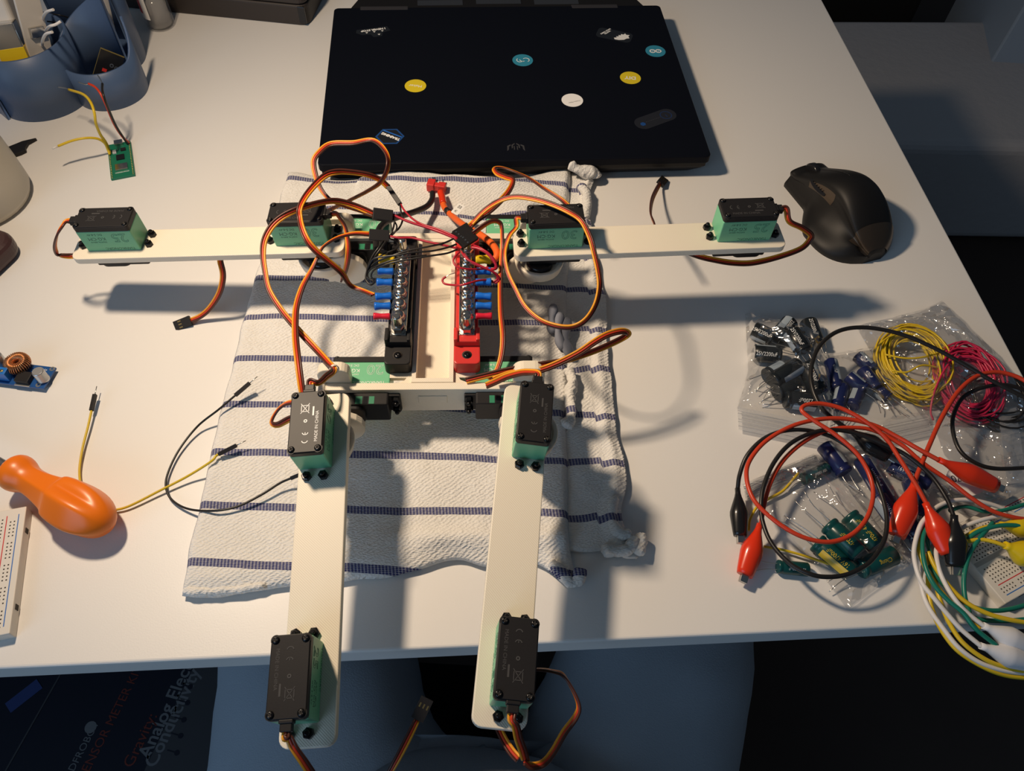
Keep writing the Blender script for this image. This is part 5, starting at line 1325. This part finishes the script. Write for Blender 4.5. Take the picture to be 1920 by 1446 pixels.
# hanging bundle of white, yellow and green leads
lead('white clip lead ending in the lower white clip over the desk edge', 'white_w', [(1745, 962, 2.2), (1726, 985, 2.0), (1714, 1030, 1.8), (1718, 1065, 1.8), (1730, 1095, 1.8), (1750, 1120, 1.8), (1775, 1150, 1.6), (1803, 1181, 1.4), (1842, 1214, 1.2)], .155, [((1838, 1211, 1.2), (1935, 1246, .6), 'white_boot', .72)])
lead('white clip lead ending in the upper white clip over the desk edge', 'white_w', [(1770, 1022, 1.4), (1756, 1030, 1.6), (1760, 1065, 1.8), (1774, 1098, 1.8), (1795, 1130, 1.8), (1820, 1155, 1.6), (1846, 1175, 1.5)], .155, [((1843, 1173, 1.5), (1935, 1218, .9), 'white_boot', .74)])
lead('white wire lowest of the bundle hanging past the desk edge', 'white_w', [(1800, 985, 1.0), (1760, 1010, 1.0), (1728, 1070, .9), (1729, 1105, .9), (1742, 1140, .9), (1768, 1178, .9), (1798, 1215, .8), (1838, 1243, .6), (1885, 1258, .4), (1940, 1264, .2)], .15, [])
lead('white wire arching over the flat zip bag', 'white_w', [(1940, 975, 1.6), (1905, 966, 1.6), (1868, 949, 1.8), (1822, 938, 2.0), (1782, 940, 2.0), (1750, 956, 1.9), (1728, 985, 1.7), (1718, 1012, 1.5)], .15, [])
lead('white wire running to the right edge behind the black clip', 'white_w', [(1940, 970, 2.0), (1880, 969, 2.0), (1845, 974, 2.0), (1812, 986, 1.8), (1790, 1000, 1.4), (1765, 1012, 1.2)], .15, [])
lead('yellow wire outermost of the bundle below the desk edge', 'yellow_w', [(1740, 1080, .9), (1742, 1118, .9), (1752, 1155, .8), (1772, 1192, .7), (1800, 1224, .6), (1848, 1253, .4), (1890, 1267, .2), (1940, 1272, .1)], .155, [])
lead('yellow wire just above the lowest white one', 'yellow_w', [(1738, 1040, 1.2), (1752, 1085, 1.2), (1764, 1130, 1.1), (1782, 1172, 1.0), (1808, 1208, .9), (1850, 1238, .7), (1895, 1254, .5), (1940, 1260, .4)], .15, [])
lead('yellow wire passing under the green loop', 'yellow_w', [(1730, 985, 1.5), (1721, 1010, 1.5), (1727, 1045, 1.5), (1745, 1083, 1.5), (1772, 1118, 1.4), (1803, 1148, 1.3), (1838, 1180, 1.2)], .15, [])
lead('yellow wire crossing the breadboard corner to the right edge', 'yellow_w', [(1740, 1035, 1.7), (1756, 1068, 1.7), (1782, 1102, 1.7), (1812, 1130, 1.7), (1850, 1150, 1.7), (1892, 1162, 1.7), (1940, 1170, 1.6)], .15, [])
lead('yellow clip lead with its clip above the breadboard', 'yellow_w', [(1810, 1016, 2.0), (1838, 1012, 2.2), (1862, 1016, 2.4), (1888, 1025, 2.5)], .14, [((1884, 1022, 2.5), (1945, 1050, 1.8), 'yellow_boot', .85, False)])
lead('yellow clip lead with its clip at the top right of the breadboard', 'yellow_w', [(1812, 1005, 1.8), (1832, 994, 2.0), (1850, 988, 2.1), (1880, 983, 2.2)], .14, [((1876, 984, 2.2), (1945, 992, 1.8), 'yellow_boot', .7, False)])
lead('green wire following the inside of the white loop', 'green_w', [(1748, 975, 1.9), (1733, 1000, 1.9), (1730, 1030, 1.9), (1736, 1065, 1.9), (1752, 1098, 1.9), (1778, 1126, 1.8), (1806, 1150, 1.7), (1830, 1180, 1.5), (1870, 1212, 1.2)], .15, [])
lead('green wire arching over the top of the breadboard', 'green_w', [(1806, 1022, 1.8), (1824, 1003, 2.1), (1848, 992, 2.3), (1885, 985, 2.4), (1940, 988, 2.4)], .15, [])
lead('green wire dropping across the left of the breadboard', 'green_w', [(1862, 980, 2.2), (1838, 1008, 2.2), (1818, 1040, 2.0), (1808, 1080, 1.8), (1809, 1118, 1.6), (1818, 1150, 1.4)], .15, [])
lead('green wire curving below the breadboard to the right edge', 'green_w', [(1742, 1060, 1.4), (1762, 1088, 1.4), (1790, 1116, 1.3), (1822, 1137, 1.2), (1860, 1145, 1.2), (1895, 1142, 1.2), (1940, 1130, 1.2)], .15, [])
lead('green wire along the desk edge under the white clip', 'green_w', [(1800, 1135, .9), (1822, 1156, .9), (1848, 1163, .9), (1890, 1164, .9), (1940, 1160, .9)], .15, [])
lead('green wire loop at the upper left of the lead bundle', 'green_w', [(1780, 948, 1.6), (1762, 955, 1.6), (1746, 975, 1.6), (1738, 1000, 1.5), (1742, 1030, 1.4), (1752, 1055, 1.4)], .14, [])
lead('green wire crossing the zip bag towards the right edge', 'green_w', [(1780, 958, 1.4), (1810, 950, 1.5), (1850, 960, 1.6), (1890, 955, 1.8), (1940, 940, 1.8)], .14, [])
q0 = at(1872, 1141, 0); q1 = at(1795, 1040, 0)
yv = (q1 - q0).normalized()
q2 = at(1940, 1102, 0)
xd = (q2 - q0).normalized()
breadboard(V((q0.x, q0.y, 0)), V((xd.x, xd.y, 0)), 30, 0, 'white breadboard under the coloured leads at the right edge', L_=8.6)

# ------------------------------------------------------------------ mouse
mf, mb_ = V((26.9, 59.2, 0)), V((31.1, 49.0, 0))
ax = (mf - mb_).normalized(); sx_ = V((ax.y, -ax.x, 0))
MM = frame(mb_, sx_ * .84, ax, V((0, 0, .95)))
mo = empty('computer_mouse', (mf + mb_) / 2, 'large black ergonomic mouse with a bronze band beside the right servo', 'mouse')
LN = (mf - mb_).length
def msec(t):
    s_ = math.sin(math.pi * min(1, max(0, .5 * (t / .16)))) if t < .16 else 1
    e_ = math.sqrt(max(0.0, 1 - ((t - .42) / .60) ** 4)) if t > .42 else math.sqrt(max(0, 1 - ((.42 - t) / .43) ** 3.2))
    h = (5.1 * math.exp(-((t - .46) / .52) ** 2)) * (e_ ** .6 if t < .42 else 1); h = max(h, 1.0 if t < .1 else 2.2)
    wr = 3.6 * max(.15, e_) if t < .42 else 3.6 - 1.1 * ((t - .42) / .58) ** 1.6
    wl = (5.0 * max(.12, e_) if t < .42 else 5.0 - 2.2 * max(0, min(1, (t - .42) / .26)) ** 1.3)
    wt = 2.6 * max(.2, e_) if t < .42 else 2.6 + .1 * (t - .42)
    return [(-wl, 0), (-wl * 1.02, .45), (-wl * .93, .95), (-(wl * .45 + wt * .45), 1.7 if h > 2.2 else h * .6), (-wt * .95, h * .62), (-wt * .98, h * .84), (-wt * .62, h * .97), (-.2, h), (wr * .5, h * .90), (wr * .86, h * .62), (wr * 1.02, h * .25), (wr, 0)]
NT = 36
def mpt(u, v):
    sec = [V((p[0], 0, p[1])) for p in msec(v)]
    P_ = smooth(sec, 4); i = u * (len(P_) - 1); k = int(min(i, len(P_) - 2)); q = P_[k].lerp(P_[k + 1], i - k)
    return V((q.x, v * LN, max(0, q.z)))
g = MB(MM); g.grid(mpt, 44, NT)
nb = len(g.v)
# close front, back
for v_ in (0, 1):
    idx = [v_ * NT * 45 + i for i in range(45)]
    g.f.append(idx if v_ == 1 else idx[::-1]); g.mi.append(0); g.sm.append(False)
body = g.build('shell', M['mouse'], mo)
g = MB(MM)
def band(u, v):
    p = mpt(.0 + 1.0 * (.30 + .62 * u), .015 + .13 * v); return V((p.x * 1.012, p.y - .06, p.z + .05))
g.grid(band, 30, 5); g.build('bronze_band', M['mouse_trim'], mo)
g = MB(MM)
def thumb(u, v):
    p = mpt(.34 + .09 * u, .46 + .30 * v); k = .09 * math.sin(math.pi * u) * math.sin(math.pi * v); return V((p.x - k - .02, p.y, p.z + k * .8 + .02))
g.grid(thumb, 10, 16); tb = g.build('side_button_panel', M['mouse_trim'], mo)
q = mpt(.385, .66); g = MB(MM @ T(q.x - .05, q.y, q.z + .05) @ RY(-52)); g.prism([(.32 * math.cos(rad(a_)), 1.15 * math.sin(rad(a_))) for a_ in range(0, 360, 15)], -.1, .12); g.build('thumb_wheel', M['black_gloss'], mo, bev=.04)
g = MB(MM @ T(mpt(.385, .66)) @ T(-.12, 0, .08) @ RY(38))
for i in range(6): g.box(-.2, .2, -.75 + i * .28, -.67 + i * .28, .04, .12)
g.build('wheel_ribs', M['screw'], mo)['kind'] = 'stuff'
q = mpt(.60, .90); g = MB(MM @ T(q.x, q.y, q.z - .35) @ RY(90)); g.lathe([(.85, -.35), (.95, -.25), (.95, .25), (.85, .35)], 26); g.build('scroll_wheel', M['black_gloss'], mo)
for uu, w0 in ((.62, .0),):
    g = MB(MM); P_ = [mpt(uu, .55 + .45 * i / 14) + V((0, 0, .012)) for i in range(15)]; g.tube(P_, .03, 5); g.build('button_seam', M['black_gloss'], mo)

# ------------------------------------------------------------------ printed carton, chair and person below the desk edge
ZB = -32
cA, cB = at(262, 1446, ZB), at(345, 1272, ZB)
tv = (cB - cA).normalized(); tu = V((tv.y, -tv.x, 0))
bo_ = at(300, 1360, ZB)
BM = frame(V((bo_.x, bo_.y, ZB)), tv, -tu, V((0, 0, 1)))     # x along the text, y to its top (left in view)
cart = empty('printed_carton', V((bo_.x, bo_.y, -74)), 'dark printed carton with sensor kit lettering standing left of the lap', 'box')
g = MB(BM); g.box(-20, 30, -7, 26, -42, 0); g.build('carton', M['box_dark'], cart, bev=.3)
g = MB(BM); g.box(-20, 30, -6.9, -.55, 0, .02); g.build('printed_strip', M['box_grey'], cart)
pz = lambda px_, py_: BM.inverted() @ at(px_, py_, ZB)
hgt = 1.75
q = pz(296, 1365); text('lettering', 'Analog Electrical', 1.75, BM @ T(q.x + 3.2, q.y, .02), M['ink_dim'], cart, ext=.004, bold=.03)
q = pz(318, 1360); text('lettering', 'Conductivity', 1.75, BM @ T(q.x + .8, q.y, .02), M['ink_dim'], cart, ext=.004, bold=.03)
q = pz(264, 1388); text('lettering', 'Gravity:', 1.5, BM @ T(q.x, q.y, .02), M['ink_red'], cart, ext=.004)
q = pz(210, 1350); text('lettering', 'SENSOR METER KIT', 1.2, BM @ T(q.x, q.y, .02), M['ink_red'], cart, ext=.004)
q = pz(160, 1395); text('lettering', 'DFROBOT', .95, BM @ T(q.x - .2, q.y, .02), M['ink_dim'], cart, ext=.004)
q = pz(170, 1364); g = MB(BM @ T(q.x, q.y, 0)); g.prism(disc(.55, 20), 0, .02); g.build('emblem', M['ink_dim'], cart)
for px_, py_ in ((357, 1288), (352, 1318), (345, 1350), (339, 1380), (332, 1412)):
    q = pz(px_, py_); g = MB(BM @ T(q.x, q.y, .02)); g.prism(disc(.26, 14), 0, .012); g.box(-.06, .06, 0, 1.0, 0, .01); g.build('circuit_dot', M['box_dark'], cart)
# second dark box edge behind it
q = pz(60, 1360); g = MB(BM); g.box(-20, 30, q.y - .05, q.y + .1, 0, .05); g.build('fold_line', M['box_grey'], cart)
q = pz(45, 1305); g = MB(BM @ T(q.x, q.y, .02) @ RZ(60)); g.box(-.6, .6, -1.6, 1.6, 0, .02); g.build('printed_patch', mat('blue_patch', lin(.03, .05, .16), .5), cart)

seat = empty('desk_chair', V((-1, 8, -74)), 'black upholstered chair under the person at the desk', 'chair')
g = MB(T(-1, 0, 0)); g.prism(rrect(-19, 20, -26, 22, 6), -42, -33.5); g.build('seat', M['chair'], seat, bev=2.5, seg=3)
g = MB(T(-1, -2, 0)); g.lathe([(3, -70), (3, -40)], 18); g.build('column', M['chair'], seat)
for i in range(5):
    a_ = rad(72 * i + 20); g = MB(); g.tube([V((-1, -2, -68)), V((-1 + 10 * math.cos(a_), -2 + 10 * math.sin(a_), -70)), V((-1 + 19 * math.cos(a_), -2 + 19 * math.sin(a_), -71.5))], [3, 2.2, 1.6], 10); g.build('leg', M['chair'], seat)

# person: lower body only, one continuous skinned mesh
me = bpy.data.meshes.new('person')
vs = [(-1.5, -9, -12), (-1.5, -3, -20), (-12.5, 4, -22), (-15.8, 16, -21.5), (-18, 32, -21), (-19.5, 46, -21), (-19.5, 49, -40), (-19, 47, -66), (-19, 50, -70), (-19, 62, -70.2),
      (10, 4, -22), (13.3, 16, -21.5), (16, 32, -21), (18, 46, -21), (18, 49, -40), (17.5, 47, -66), (17.5, 50, -70), (17.5, 62, -70.2), (-1.5, 9.5, -23)]
es = [(0, 1), (1, 2), (2, 3), (3, 4), (4, 5), (5, 6), (6, 7), (7, 8), (8, 9), (1, 10), (10, 11), (11, 12), (12, 13), (13, 14), (14, 15), (15, 16), (16, 17), (1, 18)]
rs = [13, 12, 10.0, 9.0, 8.2, 7.0, 6.0, 4.6, 4.4, 3.6, 10.0, 9.0, 8.2, 7.0, 6.0, 4.6, 4.4, 3.6, 8]
me.from_pydata([V(v) * S for v in vs], es, [])
me.materials.append(M['trousers'])
per = link('person', me)
tag(per, 'seated person in blue-grey trousers, only the lap visible below the desk', 'person')
sk = per.modifiers.new('skin', 'SKIN'); sk.use_smooth_shade = True
for i, r_ in enumerate(rs): me.skin_vertices[0].data[i].radius = (r_ * S, r_ * S)
for d_ in me.skin_vertices[0].data: d_.use_root = False
me.skin_vertices[0].data[1].use_root = True
ss = per.modifiers.new('sub', 'SUBSURF'); ss.levels = 3; ss.render_levels = 3
tx = bpy.data.textures.new('cloth_folds', 'CLOUDS'); tx.noise_scale = .09
dp = per.modifiers.new('folds', 'DISPLACE'); dp.texture = tx; dp.strength = .018; dp.mid_level = .5; dp.texture_coords = 'GLOBAL'
st_ = MB(); st_.tube(smooth([at(905, 1402, -15.2), at(907, 1420, -14.4), at(908, 1450, -13.2), at(909, 1490, -11.5)], 5), .28, 8); st_.build('drawstring', mat('pale_blue_cord', lin(.3, .36, .42), .9), per)
